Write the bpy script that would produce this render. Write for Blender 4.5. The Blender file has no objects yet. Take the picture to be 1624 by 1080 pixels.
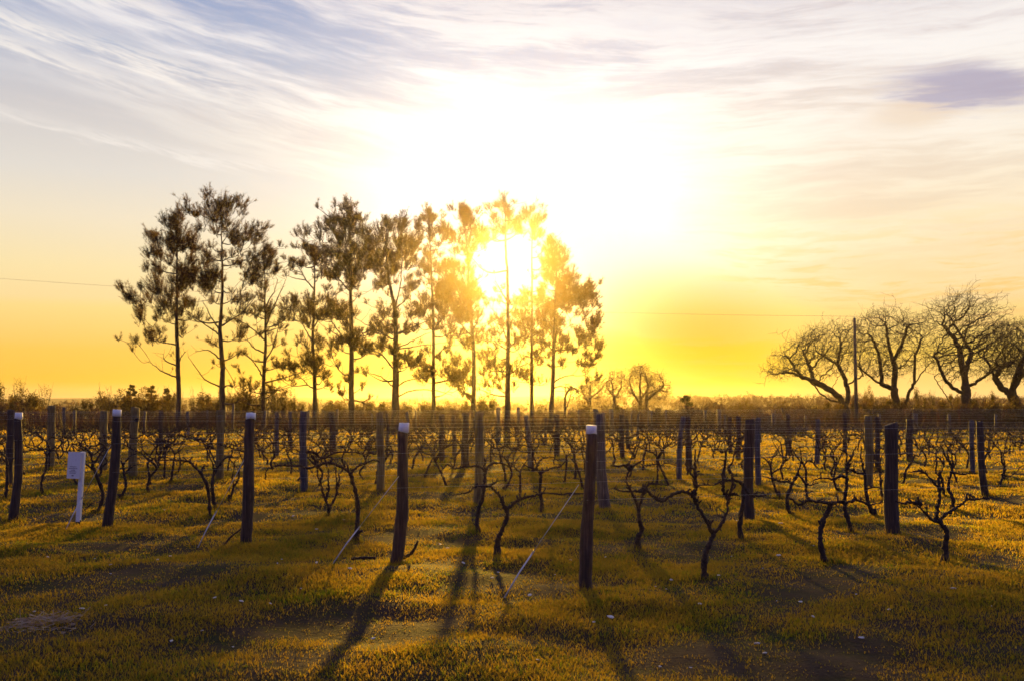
import bpy, math, random
import numpy as np
from mathutils import Vector, Matrix

R = math.radians
rng = np.random.default_rng(7)
random.seed(7)
scene = bpy.context.scene
COL = scene.collection

# ------------------------------------------------------------------ camera
H_CAM = 1.75
F_PX = 1579.0                      # focal length in photo pixels (1624 wide)
PITCH = math.atan(100.0 / F_PX)    # horizon 100 px below the middle
cam_d = bpy.data.cameras.new("camera")
cam_d.sensor_width = 36.0
cam_d.lens = F_PX * 36.0 / 1624.0
cam_d.clip_start = 0.1
cam_d.clip_end = 5000
cam_d.dof.use_dof = True
cam_d.dof.focus_distance = 12.0
cam_d.dof.aperture_fstop = 3.2
cam = bpy.data.objects.new("camera", cam_d)
COL.objects.link(cam)
cam.location = (0, 0, H_CAM)
cam.rotation_euler = (math.pi / 2 + PITCH, 0, 0)
scene.camera = cam

# ------------------------------------------------------------------ colour management
scene.view_settings.view_transform = 'Standard'
scene.view_settings.look = 'None'
scene.view_settings.exposure = 1.45
scene.view_settings.gamma = 1.0
scene.cycles.volume_bounces = 0
scene.cycles.max_bounces = 8
scene.cycles.transparent_max_bounces = 16

# ------------------------------------------------------------------ sun
SUN_EL, SUN_AZ = 8.5, -0.3         # degrees; straight ahead of the camera
sun_d = bpy.data.lights.new("sun", 'SUN')
sun_d.energy = 5.0
sun_d.angle = R(1.1)
sun_d.color = (1.0, 0.56, 0.06)
sun = bpy.data.objects.new("sun", sun_d)
COL.objects.link(sun)
sdir = Vector((math.sin(R(SUN_AZ)) * math.cos(R(SUN_EL)), math.cos(R(SUN_AZ)) * math.cos(R(SUN_EL)), math.sin(R(SUN_EL))))
sun.rotation_euler = sdir.to_track_quat('Z', 'Y').to_euler()
sun.location = (0, 40, 30)


# ------------------------------------------------------------------ node helpers
class E:
    """a float socket with arithmetic"""
    nt = None
    def __init__(s, sock): s.s = sock
    @staticmethod
    def m(op, *a, clamp=False):
        n = E.nt.nodes.new('ShaderNodeMath'); n.operation = op; n.use_clamp = clamp
        for i, v in enumerate(a):
            if isinstance(v, E): E.nt.links.new(v.s, n.inputs[i])
            else: n.inputs[i].default_value = float(v)
        return E(n.outputs[0])
    def __add__(s, o): return E.m('ADD', s, o)
    __radd__ = __add__
    def __sub__(s, o): return E.m('SUBTRACT', s, o)
    def __rsub__(s, o): return E.m('SUBTRACT', o, s)
    def __mul__(s, o): return E.m('MULTIPLY', s, o)
    __rmul__ = __mul__
    def __truediv__(s, o): return E.m('DIVIDE', s, o)
    def __pow__(s, o): return E.m('POWER', s, o)
def eexp(x): return E.m('EXPONENT', x)
def gauss(dx, sx, dy=None, sy=1.0):
    q = (dx / sx) * (dx / sx)
    if dy is not None: q = q + (dy / sy) * (dy / sy)
    return eexp(q * -1.0)
def smooth(x, a, b, lo=0.0, hi=1.0):
    n = E.nt.nodes.new('ShaderNodeMapRange'); n.interpolation_type = 'SMOOTHSTEP'
    E.nt.links.new(x.s, n.inputs[0])
    for i, v in enumerate((a, b, lo, hi)): n.inputs[i + 1].default_value = v
    return E(n.outputs[0])
def vec(x, y, z):
    n = E.nt.nodes.new('ShaderNodeCombineXYZ')
    for i, v in enumerate((x, y, z)):
        if isinstance(v, E): E.nt.links.new(v.s, n.inputs[i])
        else: n.inputs[i].default_value = float(v)
    return n.outputs[0]
def noise(v, scale, detail=4, rough=0.55, dist=0.0):
    n = E.nt.nodes.new('ShaderNodeTexNoise')
    if v is not None: E.nt.links.new(v, n.inputs['Vector'])
    n.inputs['Scale'].default_value = scale; n.inputs['Detail'].default_value = detail
    n.inputs['Roughness'].default_value = rough; n.inputs['Distortion'].default_value = dist
    return E(n.outputs[0])
def ramp(x, stops):
    n = E.nt.nodes.new('ShaderNodeValToRGB')
    E.nt.links.new(x.s, n.inputs[0])
    el = n.color_ramp.elements
    while len(el) < len(stops): el.new(0.5)
    for e, (p, c) in zip(el, stops): e.position = p; e.color = (*c, 1)
    return n.outputs[0]
def cmix(fac, a, b, mode='MIX'):
    n = E.nt.nodes.new('ShaderNodeMix'); n.data_type = 'RGBA'; n.blend_type = mode
    n.clamp_result = False
    for i, v in ((0, fac), (6, a), (7, b)):
        if isinstance(v, E): v = v.s
        if isinstance(v, bpy.types.NodeSocket): E.nt.links.new(v, n.inputs[i])
        elif i == 0: n.inputs[0].default_value = v
        else: n.inputs[i].default_value = (*v, 1)
    return n.outputs[2]

# ------------------------------------------------------------------ world: sunset sky with cirrus
world = bpy.data.worlds.new("World")
scene.world = world
world.use_nodes = True
wt = world.node_tree
E.nt = wt
bg = wt.nodes['Background']
tc = wt.nodes.new('ShaderNodeTexCoord')
sp = wt.nodes.new('ShaderNodeSeparateXYZ')
wt.links.new(tc.outputs['Generated'], sp.inputs[0])
dx, dy, dz = E(sp.outputs[0]), E(sp.outputs[1]), E(sp.outputs[2])
el = E.m('ARCSINE', E.m('MAXIMUM', E.m('MINIMUM', dz, 1.0), -1.0)) * (180 / math.pi)
az = E.m('ARCTAN2', dx, dy) * (180 / math.pi)
front = smooth(dy, -0.15, 0.75)
base = ramp(el / 60.0, [
    (0.000, (1.00, .58, .20)), (0.020, (.98, .53, .050)), (0.048, (.98, .58, .10)), (0.085, (.96, .70, .31)),
    (0.120, (.95, .76, .40)), (0.165, (.88, .76, .56)), (0.205, (.76, .71, .64)), (0.26, (.63, .60, .60)),
    (0.315, (.43, .48, .61)), (0.375, (.27, .35, .57)), (1.0, (.07, .12, .34))])
# pinker and paler on the right, low down
base = cmix(smooth(az, 8.0, 26.0) * gauss(el - 2.5, 6.0) * 0.75, base, (1.0, .67, .29))
base = cmix(smooth(az, 5.0, 24.0) * smooth(el, 7.0, 14.0) * 0.75, base, (.80, .66, .52))
# deep yellow opening under the cloud, right of the sun
base = cmix(gauss(az - 10.5, 6.5, el - 2.6, 2.5), base, (1.0, .66, .0))
# cirrus: streaks fanning out from the left
warp = noise(vec(az * 0.05, el * 0.11, 3.0), 1.0, 3) - 0.5
slope = el + az * smooth(az, -30.0, 12.0, 0.16, 0.02) + warp * 3.0
c1 = noise(vec(az * 0.030, slope * 0.30, 0.0), 1.0, 9, 0.60, 0.15)
c2 = noise(vec(az * 0.085, slope * 0.85, 5.0), 1.0, 9, 0.62, 0.2)
c3 = noise(vec(az * 0.32, slope * 3.0, 9.0), 1.0, 9, 0.66, 0.15)
cl = c1 * 0.48 + c2 * 0.36 + c3 * 0.16
cover = smooth(el + az * 0.36 + warp * 2.0, 4.5, 12.5) * smooth(el, 3.0, 9.0)
dens = smooth(cl, 0.40, 0.60)
cov = cover * E.m('MINIMUM', dens * 0.85 + smooth(az, -18.0, 2.0) * 0.6, 0.95)
shade = smooth(c1 * 0.36 + c2 * 0.46 + c3 * 0.18, 0.38, 0.58)
warmth = smooth(el, 4.0, 16.0)
lit = ramp(el / 30.0, [(0.1, (1.0, .78, .36)), (0.28, (1.0, .85, .56)), (0.45, (.99, .90, .76)), (0.62, (.97, .92, .88))])
drk = ramp(el / 30.0, [(0.1, (.96, .66, .28)), (0.28, (.94, .70, .40)), (0.45, (.88, .74, .58)), (0.66, (.72, .65, .66))])
ccol = cmix(shade, drk, lit)
sky = cmix(cov, base, ccol)
# thin streaks low on the right
lowst = smooth(c2 * 0.5 + c3 * 0.5, 0.48, 0.60) * gauss(el - 5.8, 3.6) * smooth(az, 1.0, 12.0) * 0.8
sky = cmix(lowst, sky, (1.0, .60, .18))
# three brighter wisps sweeping in from the upper left
for (e0, k1, k2, sg, az1, amt) in ((19.4, -.20, -.0020, .50, -10.0, .75), (18.1, -.24, -.0010, .38, -17.0, .65), (14.6, -.16, -.0040, .30, -9.0, .5), (22.3, -.22, .0, .45, -13.0, .5)):
    t_ = az + 27.0
    line = t_ * k1 + t_ * t_ * (-k2) + e0
    w_ = gauss(el - line + (c3 - 0.5) * 2.2 + (c2 - 0.5) * 1.6, sg) * smooth(az, az1, az1 - 9.0) * smooth(c3, 0.30, 0.62)
    sky = cmix(w_ * amt, sky, (.97, .90, .82))
# lavender bank along the top and dusky cloud on the upper right
bank = smooth(el + warp * 5.0 + (c2 - 0.5) * 8.0, 20.0, 23.5) * smooth(c1 * 0.4 + c2 * 0.6, 0.36, 0.56)
sky = cmix(bank * 0.5, sky, (.55, .51, .60))
edge = (c2 - 0.5) * 5.0 + (c3 - 0.5) * 2.5
pt = gauss(az - 25.2 + edge, 4.4, el - 16.3 + (az - 25.2) * 0.12 + edge * 0.45, 1.25)
pt2 = gauss(az - 22.3 + edge, 2.8, el - 15.3 + edge * 0.3, 1.0)
sky = cmix(smooth(pt2, 0.25, 0.95) * 0.4, sky, (.80, .58, .38))
sky = cmix(smooth(pt + (c3 - 0.5) * 0.8, 0.15, 0.85) * 0.75, sky, (.36, .33, .48))
# glare of the sun through the thin cloud
ca = math.cos
sx_, sy_, sz_ = sdir
dot = dx * sx_ + dy * sy_ + dz * sz_
th = E.m('ARCCOSINE', E.m('MINIMUM', dot, 0.99999)) * (180 / math.pi)
gl_c = gauss(az - 1.5, 9.0, el - 11.0, 5.8)
glow = eexp((th / 4.5) * (th / 4.5) * -1.0) * 1.6 + gl_c * 0.75 + eexp(th / 9.0 * -1.0) * 0.30
tint = ramp(el / 60.0, [(0.0, (1.0, .50, .02)), (0.06, (1.0, .62, .10)), (0.095, (1.0, .84, .55)), (0.125, (1.0, .93, .85)), (1.0, (1.0, .95, .90))])
gl = wt.nodes.new('ShaderNodeVectorMath'); gl.operation = 'SCALE'
wt.links.new(tint, gl.inputs[0]); wt.links.new((glow * front).s, gl.inputs['Scale'])
sky = cmix(1.0, sky, gl.outputs[0], 'ADD')
# the evening sky behind the camera
back = ramp(el / 90.0, [(0.0, (.32, .23, .40)), (0.12, (.27, .25, .52)), (0.4, (.15, .17, .46)), (1.0, (.07, .10, .34))])
sky = cmix(front, back, sky)
cap = ramp(el / 30.0, [(0.0, (1.15, .70, .26)), (0.09, (1.15, .72, .10)), (0.17, (1.15, .80, .26)), (0.27, (1.18, 1.02, .75)), (0.36, (1.2, 1.2, 1.15))])
cap = cmix(eexp(((az - 3.0) / 11.0) ** 4.0 * -1.0) * smooth(el, 9.0, 3.5), cap, (.50, .32, .0))
cap = cmix(eexp((th / 6.5) * (th / 6.5) * -1.0), cap, (1.2, 1.1, .95))
sky = cmix(1.0, sky, cap, 'DARKEN')
wt.links.new(sky, bg.inputs['Color'])
bg.inputs['Strength'].default_value = 0.3666


# ------------------------------------------------------------------ pixel -> place
CP, SP_ = math.cos(PITCH), math.sin(PITCH)
def ray(u, v):
    xc, yc = (u - 812.0) / F_PX, (540.0 - v) / F_PX
    return Vector((xc, CP - yc * SP_, SP_ + yc * CP))
def on_ground(u, v):
    d = ray(u, v); t = -H_CAM / d.z
    return Vector((d.x * t, d.y * t, 0.0))
def at_depth(u, v, Y):
    d = ray(u, v); t = Y / d.y
    return Vector((d.x * t, Y, H_CAM + d.z * t))
def on_plane(u, v, p0, n):
    d = ray(u, v); o = Vector((0, 0, H_CAM))
    t = (p0 - o).dot(n) / d.dot(n)
    return o + d * t

# ------------------------------------------------------------------ mesh helpers
def tag(o, label=None, cat=None, group=None, kind=None):
    if label: o['label'] = label
    if cat: o['category'] = cat
    if group: o['group'] = group
    if kind: o['kind'] = kind
    return o
def empty(name, loc=(0, 0, 0)):
    o = bpy.data.objects.new(name, None)
    o.empty_display_size = 0.1
    o.location = loc
    COL.objects.link(o)
    return o
class MB:
    def __init__(s): s.v = []; s.f = []; s.n = 0
    def add(s, verts, faces):
        s.v.append(np.asarray(verts, dtype=np.float32).reshape(-1, 3))
        s.f.extend([tuple(i + s.n for i in f) for f in faces]); s.n += len(s.v[-1])
    def tube(s, pts, rad, sides=6, cap=True, rough=0.0, phase=None):
        pts = np.asarray([tuple(p) for p in pts], dtype=float); n = len(pts)
        rad = np.broadcast_to(np.asarray(rad, dtype=float), (n,))
        t = np.gradient(pts, axis=0); t /= np.linalg.norm(t, axis=1)[:, None] + 1e-9
        ref = np.array([0.0, 0.0, 1.0]) if abs(t[0][2]) < 0.9 else np.array([1.0, 0.0, 0.0])
        a = np.cross(ref, t[0]); a /= np.linalg.norm(a)
        ang = np.arange(sides) * 2 * math.pi / sides
        rows = []
        for i in range(n):
            a = a - t[i] * np.dot(a, t[i]); a /= np.linalg.norm(a) + 1e-9
            b = np.cross(t[i], a)
            r = rad[i] * (1 + (rng.uniform(-rough, rough, sides) if rough else 0.0))
            rows.append(pts[i] + (np.cos(ang) * r)[:, None] * a + (np.sin(ang) * r)[:, None] * b)
        faces = []
        for i in range(n - 1):
            for k in range(sides):
                k2 = (k + 1) % sides
                faces.append((i * sides + k, i * sides + k2, (i + 1) * sides + k2, (i + 1) * sides + k))
        if cap:
            faces.append(tuple(range(sides))[::-1]); faces.append(tuple((n - 1) * sides + k for k in range(sides)))
        s.add(np.concatenate(rows), faces)
    def box(s, c, h, rot=None):
        v = np.array([(x, y, z) for x in (-1, 1) for y in (-1, 1) for z in (-1, 1)], float) * np.array(h)
        if rot is not None: v = v @ np.array(rot).T
        v = v + np.array(c)
        s.add(v, [(0, 1, 3, 2), (4, 6, 7, 5), (0, 4, 5, 1), (2, 3, 7, 6), (0, 2, 6, 4), (1, 5, 7, 3)])
    def mesh(s, name, mat, smooth=True):
        me = bpy.data.meshes.new(name)
        v = np.concatenate(s.v) if s.v else np.zeros((0, 3))
        me.from_pydata(v.tolist(), [], s.f)
        if smooth: me.polygons.foreach_set('use_smooth', [True] * len(me.polygons))
        me.materials.append(mat); me.update()
        return me
    def obj(s, name, mat, parent=None, smooth=True, loc=None):
        o = bpy.data.objects.new(name, s.mesh(name, mat, smooth)); COL.objects.link(o)
        if parent: o.parent = parent
        if loc is not None: o.location = loc
        return o
def tris_obj(name, V, F3, mat, parent=None, attr=None):
    """fast mesh out of numpy triangles; attr = one float per vertex"""
    me = bpy.data.meshes.new(name)
    V = np.asarray(V, np.float32); F3 = np.asarray(F3, np.int32)
    me.vertices.add(len(V)); me.vertices.foreach_set('co', V.ravel())
    me.loops.add(F3.size); me.loops.foreach_set('vertex_index', F3.ravel())
    me.polygons.add(len(F3))
    me.polygons.foreach_set('loop_start', np.arange(0, F3.size, 3, dtype=np.int32))
    if attr is not None:
        a = me.attributes.new('tint', 'FLOAT', 'POINT'); a.data.foreach_set('value', np.asarray(attr, np.float32))
    me.materials.append(mat); me.update(calc_edges=True); me.validate()
    o = bpy.data.objects.new(name, me); COL.objects.link(o)
    if parent: o.parent = parent
    return o
def spline(pts, per=4):
    """Catmull-Rom through points"""
    P = np.asarray([tuple(p) for p in pts], float)
    if len(P) < 3: 
        return np.array([P[0] + (P[-1] - P[0]) * t for t in np.linspace(0, 1, per + 1)])
    Q = np.vstack([2 * P[0] - P[1], P, 2 * P[-1] - P[-2]])
    out = []
    for i in range(1, len(Q) - 2):
        for k in range(per):
            t = k / per
            out.append(0.5 * ((2 * Q[i]) + (-Q[i - 1] + Q[i + 1]) * t + (2 * Q[i - 1] - 5 * Q[i] + 4 * Q[i + 1] - Q[i + 2]) * t * t + (-Q[i - 1] + 3 * Q[i] - 3 * Q[i + 1] + Q[i + 2]) * t ** 3))
    out.append(P[-1])
    return np.array(out)

# ------------------------------------------------------------------ materials
def mat_new(name):
    m = bpy.data.materials.new(name); m.use_nodes = True
    E.nt = m.node_tree
    return m, m.node_tree, m.node_tree.nodes['Principled BSDF']
def objco(nt, geo=False):
    if geo: return nt.nodes.new('ShaderNodeNewGeometry').outputs['Position']
    return nt.nodes.new('ShaderNodeTexCoord').outputs['Object']
def stretched(nt, co, s):
    n = nt.nodes.new('ShaderNodeVectorMath'); n.operation = 'MULTIPLY'
    nt.links.new(co, n.inputs[0]); n.inputs[1].default_value = s
    return n.outputs[0]
def wood(name, c1, c2, c3, scale=(22, 22, 2.2), rough=0.8, bump=0.6, bdist=0.01):
    m, nt, b = mat_new(name)
    co = objco(nt, True)
    n1 = noise(stretched(nt, co, scale), 1.0, 6, 0.6)
    n2 = noise(co, 3.0, 4)
    col = ramp(n1, [(0.3, c1), (0.52, c2), (0.75, c3)])
    col = cmix(smooth(n2, 0.45, 0.7) * 0.5, col, c1)
    nt.links.new(col, b.inputs['Base Color'])
    b.inputs['Roughness'].default_value = rough
    bp = nt.nodes.new('ShaderNodeBump'); bp.inputs['Strength'].default_value = bump; bp.inputs['Distance'].default_value = bdist
    nt.links.new(n1.s, bp.inputs['Height']); nt.links.new(bp.outputs[0], b.inputs['Normal'])
    return m
M = {}
M['brown'] = wood('weathered_brown_wood', (.020, .012, .009), (.060, .035, .025), (.13, .085, .062), (55, 55, 3.0), 0.85, 1.0, 0.02)
M['tan'] = wood('treated_pine', (.085, .055, .018), (.20, .14, .048), (.32, .23, .09), (55, 55, 3.0), 0.85, 1.0, 0.02)
M['grey'] = wood('weathered_grey_wood', (.030, .025, .026), (.085, .075, .076), (.17, .15, .15), (55, 55, 3.0), 0.85, 1.0, 0.02)
M['vine'] = wood('vine_bark', (.012, .007, .005), (.040, .022, .015), (.085, .052, .036), (40, 40, 40), 0.9, 1.0, 0.012)
M['bark'] = wood('pine_bark', (.022, .013, .010), (.06, .037, .026), (.10, .062, .040), (5, 5, 2.0), 0.9, 1.0, 0.05)
M['twig'] = wood('bare_branch', (.018, .011, .008), (.045, .029, .02), (.075, .05, .035), (4, 4, 4), 0.9, 0.5, 0.02)
M['glaretwig'] = wood('glare_lit_branch', (.06, .038, .02), (.13, .085, .045), (.2, .14, .08), (4, 4, 4), 0.9, 0.5, 0.02)  # branch colour lightened to paint in the golden glare near the sun
M['stake'] = wood('fence_wood', (.04, .03, .025), (.09, .07, .06), (.14, .11, .09))
def paint(name, c, wear):
    m, nt, b = mat_new(name)
    co = objco(nt, True)
    n = noise(stretched(nt, co, (18, 18, 9)), 1.0, 6, 0.6)
    nt.links.new(cmix(smooth(n, 0.56, 0.72), c, wear), b.inputs['Base Color'])
    b.inputs['Roughness'].default_value = 0.65
    return m
M['white'] = paint('white_paint', (.80, .80, .80), (.42, .39, .35))
M['sign'] = paint('sign_paint', (.78, .78, .80), (.62, .61, .62))
M['ink'] = paint('sign_ink', (.22, .20, .25), (.30, .28, .33))
def metal(name, c, rough):
    m, nt, b = mat_new(name)
    n = noise(objco(nt, True), 9.0, 4)
    nt.links.new(cmix(n, c, tuple(x * 0.6 for x in c)), b.inputs['Base Color'])
    b.inputs['Metallic'].default_value = 0.75; b.inputs['Roughness'].default_value = rough
    return m
M['wire'] = metal('galvanised_wire', (.55, .53, .5), 0.35)
M['guy'] = metal('anchor_wire_zinc', (.80, .80, .82), 0.5)
M['guy'].node_tree.nodes['Principled BSDF'].inputs['Metallic'].default_value = 0.2
M['rope'] = paint('pale_rope', (.75, .74, .75), (.5, .48, .47))
M['stone'] = paint('pale_stone', (.62, .60, .58), (.40, .37, .34))
def leaf(name, c1, c2, tr, fac, rough=0.6, attr=True):
    m, nt, b = mat_new(name)
    if attr:
        a = nt.nodes.new('ShaderNodeAttribute'); a.attribute_name = 'tint'; t = E(a.outputs['Fac'])
    else: t = noise(objco(nt, True), 1.2, 3)
    col = cmix(t, c1, c2)
    out = nt.nodes['Material Output']
    nt.links.new(col, b.inputs['Base Color'])
    b.inputs['Roughness'].default_value = rough
    b.inputs['Specular IOR Level'].default_value = 0.25
    tl = nt.nodes.new('ShaderNodeBsdfTranslucent')
    trc = cmix(1.0, col, tuple(tr), 'MULTIPLY')
    nt.links.new(trc, tl.inputs['Color'])
    mx = nt.nodes.new('ShaderNodeMixShader'); mx.inputs[0].default_value = fac
    nt.links.new(b.outputs[0], mx.inputs[1]); nt.links.new(tl.outputs[0], mx.inputs[2])
    nt.links.new(mx.outputs[0], out.inputs['Surface'])
    return m
M['needle'] = leaf('pine_needles', (.010, .010, .004), (.022, .018, .006), (6.0, 3.4, .5), 0.45)
M['shrub'] = leaf('olive_leaves', (.022, .025, .006), (.055, .045, .012), (2.8, 1.9, .6), 0.45)
M['drybrush'] = leaf('dry_brush', (.040, .022, .014), (.095, .052, .028), (1.8, 1.2, .7), 0.2)
M['farwood'] = leaf('far_wood_twigs', (.055, .036, .026), (.10, .066, .042), (1.4, 1.1, .9), 0.25)
M['cypress'] = leaf('dark_conifer', (.012, .015, .005), (.03, .03, .009), (2.0, 1.8, .8), 0.35)
M['straw'] = leaf('dry_straw', (.24, .17, .11), (.42, .33, .24), (1.0, .9, .8), 0.2)
# grass blades: green or dry by patch and by blade
def grass_mat():
    m, nt, b = mat_new('grass_blades')
    a = nt.nodes.new('ShaderNodeAttribute'); a.attribute_name = 'tint'; t = E(a.outputs['Fac'])
    pos = objco(nt, True)
    p1 = noise(pos, 0.8, 4, 0.6); p2 = noise(pos, 3.2, 3, 0.6)
    dry = smooth(p1 * 0.55 + p2 * 0.2 + t * 0.38, 0.34, 0.60)
    col = cmix(dry, (.020, .029, .007), (.052, .037, .018))
    col = cmix(smooth(t, 0.93, 1.0), col, (.11, .085, .04))
    out = nt.nodes['Material Output']
    nt.links.new(col, b.inputs['Base Color']); b.inputs['Roughness'].default_value = 0.55
    b.inputs['Specular IOR Level'].default_value = 0.2
    tl = nt.nodes.new('ShaderNodeBsdfTranslucent')
    nt.links.new(cmix(1.0, col, (8.9, 8.1, 1.1), 'MULTIPLY'), tl.inputs['Color'])
    mx = nt.nodes.new('ShaderNodeMixShader'); mx.inputs[0].default_value = 0.6
    nt.links.new(b.outputs[0], mx.inputs[1]); nt.links.new(tl.outputs[0], mx.inputs[2])
    nt.links.new(mx.outputs[0], out.inputs['Surface'])
    return m
M['grass'] = grass_mat()
def ground_mat():
    m, nt, b = mat_new('turf_ground')
    pos = objco(nt, True)
    s = nt.nodes.new('ShaderNodeSeparateXYZ'); nt.links.new(pos, s.inputs[0])
    y = E(s.outputs[1])
    p1 = noise(pos, 0.8, 5, 0.6); p2 = noise(pos, 3.2, 4, 0.6); p3 = noise(pos, 28.0, 4, 0.6)
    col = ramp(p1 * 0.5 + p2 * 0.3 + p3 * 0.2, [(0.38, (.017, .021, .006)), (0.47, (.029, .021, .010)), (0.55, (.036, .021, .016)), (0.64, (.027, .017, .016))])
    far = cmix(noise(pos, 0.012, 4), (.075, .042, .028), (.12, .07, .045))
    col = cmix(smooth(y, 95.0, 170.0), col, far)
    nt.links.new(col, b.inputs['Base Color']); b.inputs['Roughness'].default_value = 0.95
    b.inputs['Specular IOR Level'].default_value = 0.1
    bp = nt.nodes.new('ShaderNodeBump'); bp.inputs['Strength'].default_value = 0.9; bp.inputs['Distance'].default_value = 0.03
    nt.links.new((p3 * 0.7 + p2).s, bp.inputs['Height']); nt.links.new(bp.outputs[0], b.inputs['Normal'])
    return m
M['ground'] = ground_mat()

# ------------------------------------------------------------------ ground: one sheet, lumpy near, rising to low hills far off
NOI = [(rng.uniform(0, 6.28), rng.uniform(0, 6.28), rng.uniform(0, 6.28)) for _ in range(24)]
FRQ = [0.9, 1.3, 1.9, 2.6, 3.5, 4.6, 6.0, 7.7] * 3
def lumps(x, y):
    z = 0
    for (a, ph, p2), f in zip(NOI, FRQ):
        z = z + np.sin(f * (x * math.cos(a) + y * math.sin(a)) + ph + 0.8 * np.sin(0.6 * f * (y * math.cos(a) - x * math.sin(a)) + p2)) * 0.017 / f ** 0.75
    return z
def gz(x, y):
    x = np.asarray(x, float); y = np.asarray(y, float)
    z = lumps(x, y) * np.clip((160 - y) / 60, 0, 1)
    t = np.clip((y - 130) / 820, 0, 1)
    hill = (7.2 + 1.3 * np.sin(x * 0.006 + 1.0) + 0.9 * np.sin(x * 0.017) - x * 0.0012 )
    return z + hill * t * t * (3 - 2 * t)
ys = np.concatenate([np.linspace(-30, 4, 18), np.geomspace(4.3, 950, 520)])
half = np.clip(np.abs(ys) * 1.1 + 14, 45, 690)
us = np.linspace(-1, 1, 520); us = np.sign(us) * np.abs(us) ** 1.25
X = us[None, :] * half[:, None]; Y = np.repeat(ys[:, None], len(us), 1)
Z = gz(X, Y)
nv = len(us)
idx = np.arange(len(ys) * nv).reshape(len(ys), nv)
q = np.stack([idx[:-1, :-1], idx[:-1, 1:], idx[1:, 1:], idx[1:, :-1]], -1).reshape(-1, 4)
F3 = np.concatenate([q[:, [0, 1, 2]], q[:, [0, 2, 3]]])
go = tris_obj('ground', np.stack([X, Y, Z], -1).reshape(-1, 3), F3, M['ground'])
go.data.polygons.foreach_set('use_smooth', [True] * len(go.data.polygons))
tag(go, kind='structure')

# ------------------------------------------------------------------ grass (stuff)
def make_grass():
    Vs, Fs, As = [], [], []; n0 = 0
    #      y0    y1   tufts blades h    w     spread
    bands = [(4.6, 9, 17000, 10, .032, .0034, .050), (9, 15, 22000, 9, .036, .0045, .065), (15, 26, 22000, 8, .044, .0075, .10),
             (26, 50, 20000, 7, .056, .014, .17), (50, 110, 9000, 6, .10, .045, .35)]
    for (y0, y1, nt_, nb, h, w, spread) in bands:
        yy = np.sqrt(rng.uniform(y0 * y0, y1 * y1, nt_ * 2))
        xx = rng.uniform(-1, 1, nt_ * 2) * (yy * 0.56 + 0.8)
        d = np.sin(xx * 1.9 + 1.3 * np.sin(yy * 1.1)) + np.sin(yy * 2.3 + 1.7 * np.sin(xx * 0.9)) + np.sin(xx * 5.1 - yy * 3.7) * 0.7
        keep = rng.uniform(0, 1, len(xx)) < np.clip(0.50 + (0.26 if y1 < 16 else 0.18) * d, 0.10, 1) * (.58 + .42 * np.clip((yy - 7.0) / 4.5, 0, 1))  # grass thinned near the camera, baring dark soil in place of foreground shade
        xx, yy, d = xx[keep][:nt_], yy[keep][:nt_], d[keep][:nt_]
        n = len(xx)
        hs = h * np.clip(0.85 + 0.20 * d, 0.45, 1.6) * rng.uniform(0.7, 1.3, n)
        bx = np.repeat(xx, nb) + rng.normal(0, spread, n * nb); by = np.repeat(yy, nb) + rng.normal(0, spread, n * nb)
        bh = np.repeat(hs, nb) * rng.uniform(0.5, 1.35, n * nb)
        bz = gz(bx, by) - 0.004
        N = n * nb
        fa = rng.uniform(0, math.pi, N); bw = w * rng.uniform(0.6, 1.3, N)
        wx, wy = np.cos(fa) * bw, np.sin(fa) * bw
        la = rng.uniform(0, 2 * math.pi, N); lean = bh * rng.uniform(0.15, 1.0, N)
        lx, ly = np.cos(la) * lean, np.sin(la) * lean
        P0 = np.stack([bx - wx, by - wy, bz], -1); P1 = np.stack([bx + wx, by + wy, bz], -1)
        PM0 = np.stack([bx - wx * .8 + lx * .3, by - wy * .8 + ly * .3, bz + bh * .6], -1); PM1 = np.stack([bx + wx * .8 + lx * .3, by + wy * .8 + ly * .3, bz + bh * .6], -1)
        PT = np.stack([bx + lx, by + ly, bz + bh], -1)
        V = np.stack([P0, P1, PM0, PM1, PT], 1).reshape(-1, 3)
        b5 = np.arange(N) * 5 + n0
        Fs.append(np.concatenate([np.stack([b5, b5 + 1, b5 + 3], -1), np.stack([b5, b5 + 3, b5 + 2], -1), np.stack([b5 + 2, b5 + 3, b5 + 4], -1)]))
        tt = np.clip(np.repeat(rng.uniform(0, 1, n), nb) * 0.6 + rng.uniform(0, 0.4, N), 0, 1)
        As.append(np.repeat(tt, 5)); Vs.append(V); n0 += len(V)
    # longer tufts left standing round the feet of posts and vines
    feet = [on_ground(p[2], p[3]) for p in POSTS] + [on_ground(*v[1][0]) for v in VINES]
    n_ = 150; N = len(feet) * n_
    fx_ = np.repeat([p.x for p in feet], n_); fy_ = np.repeat([p.y for p in feet], n_)
    bx = fx_ + rng.normal(0, .10, N); by = fy_ + rng.normal(0, .09, N); bh = rng.uniform(.03, .11, N); bz = gz(bx, by) - .004
    fa = rng.uniform(0, math.pi, N); bw = .0042 * rng.uniform(.6, 1.3, N) * np.clip(fy_ / 12, .8, 2.5); wx, wy = np.cos(fa) * bw, np.sin(fa) * bw
    la = rng.uniform(0, 2 * math.pi, N); lean = bh * rng.uniform(.1, .8, N)
    V = np.stack([np.stack([bx - wx, by - wy, bz], -1), np.stack([bx + wx, by + wy, bz], -1), np.stack([bx + np.cos(la) * lean, by + np.sin(la) * lean, bz + bh], -1)], 1).reshape(-1, 3)
    Vs.append(V); Fs.append(np.arange(N * 3).reshape(-1, 3) + n0); As.append(np.repeat(rng.uniform(0, .8, N), 3)); n0 += len(V)
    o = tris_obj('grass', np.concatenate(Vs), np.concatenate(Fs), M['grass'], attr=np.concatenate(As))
    tag(o, 'short tufted green and dry grass over the vineyard floor', 'grass', kind='stuff')

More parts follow.
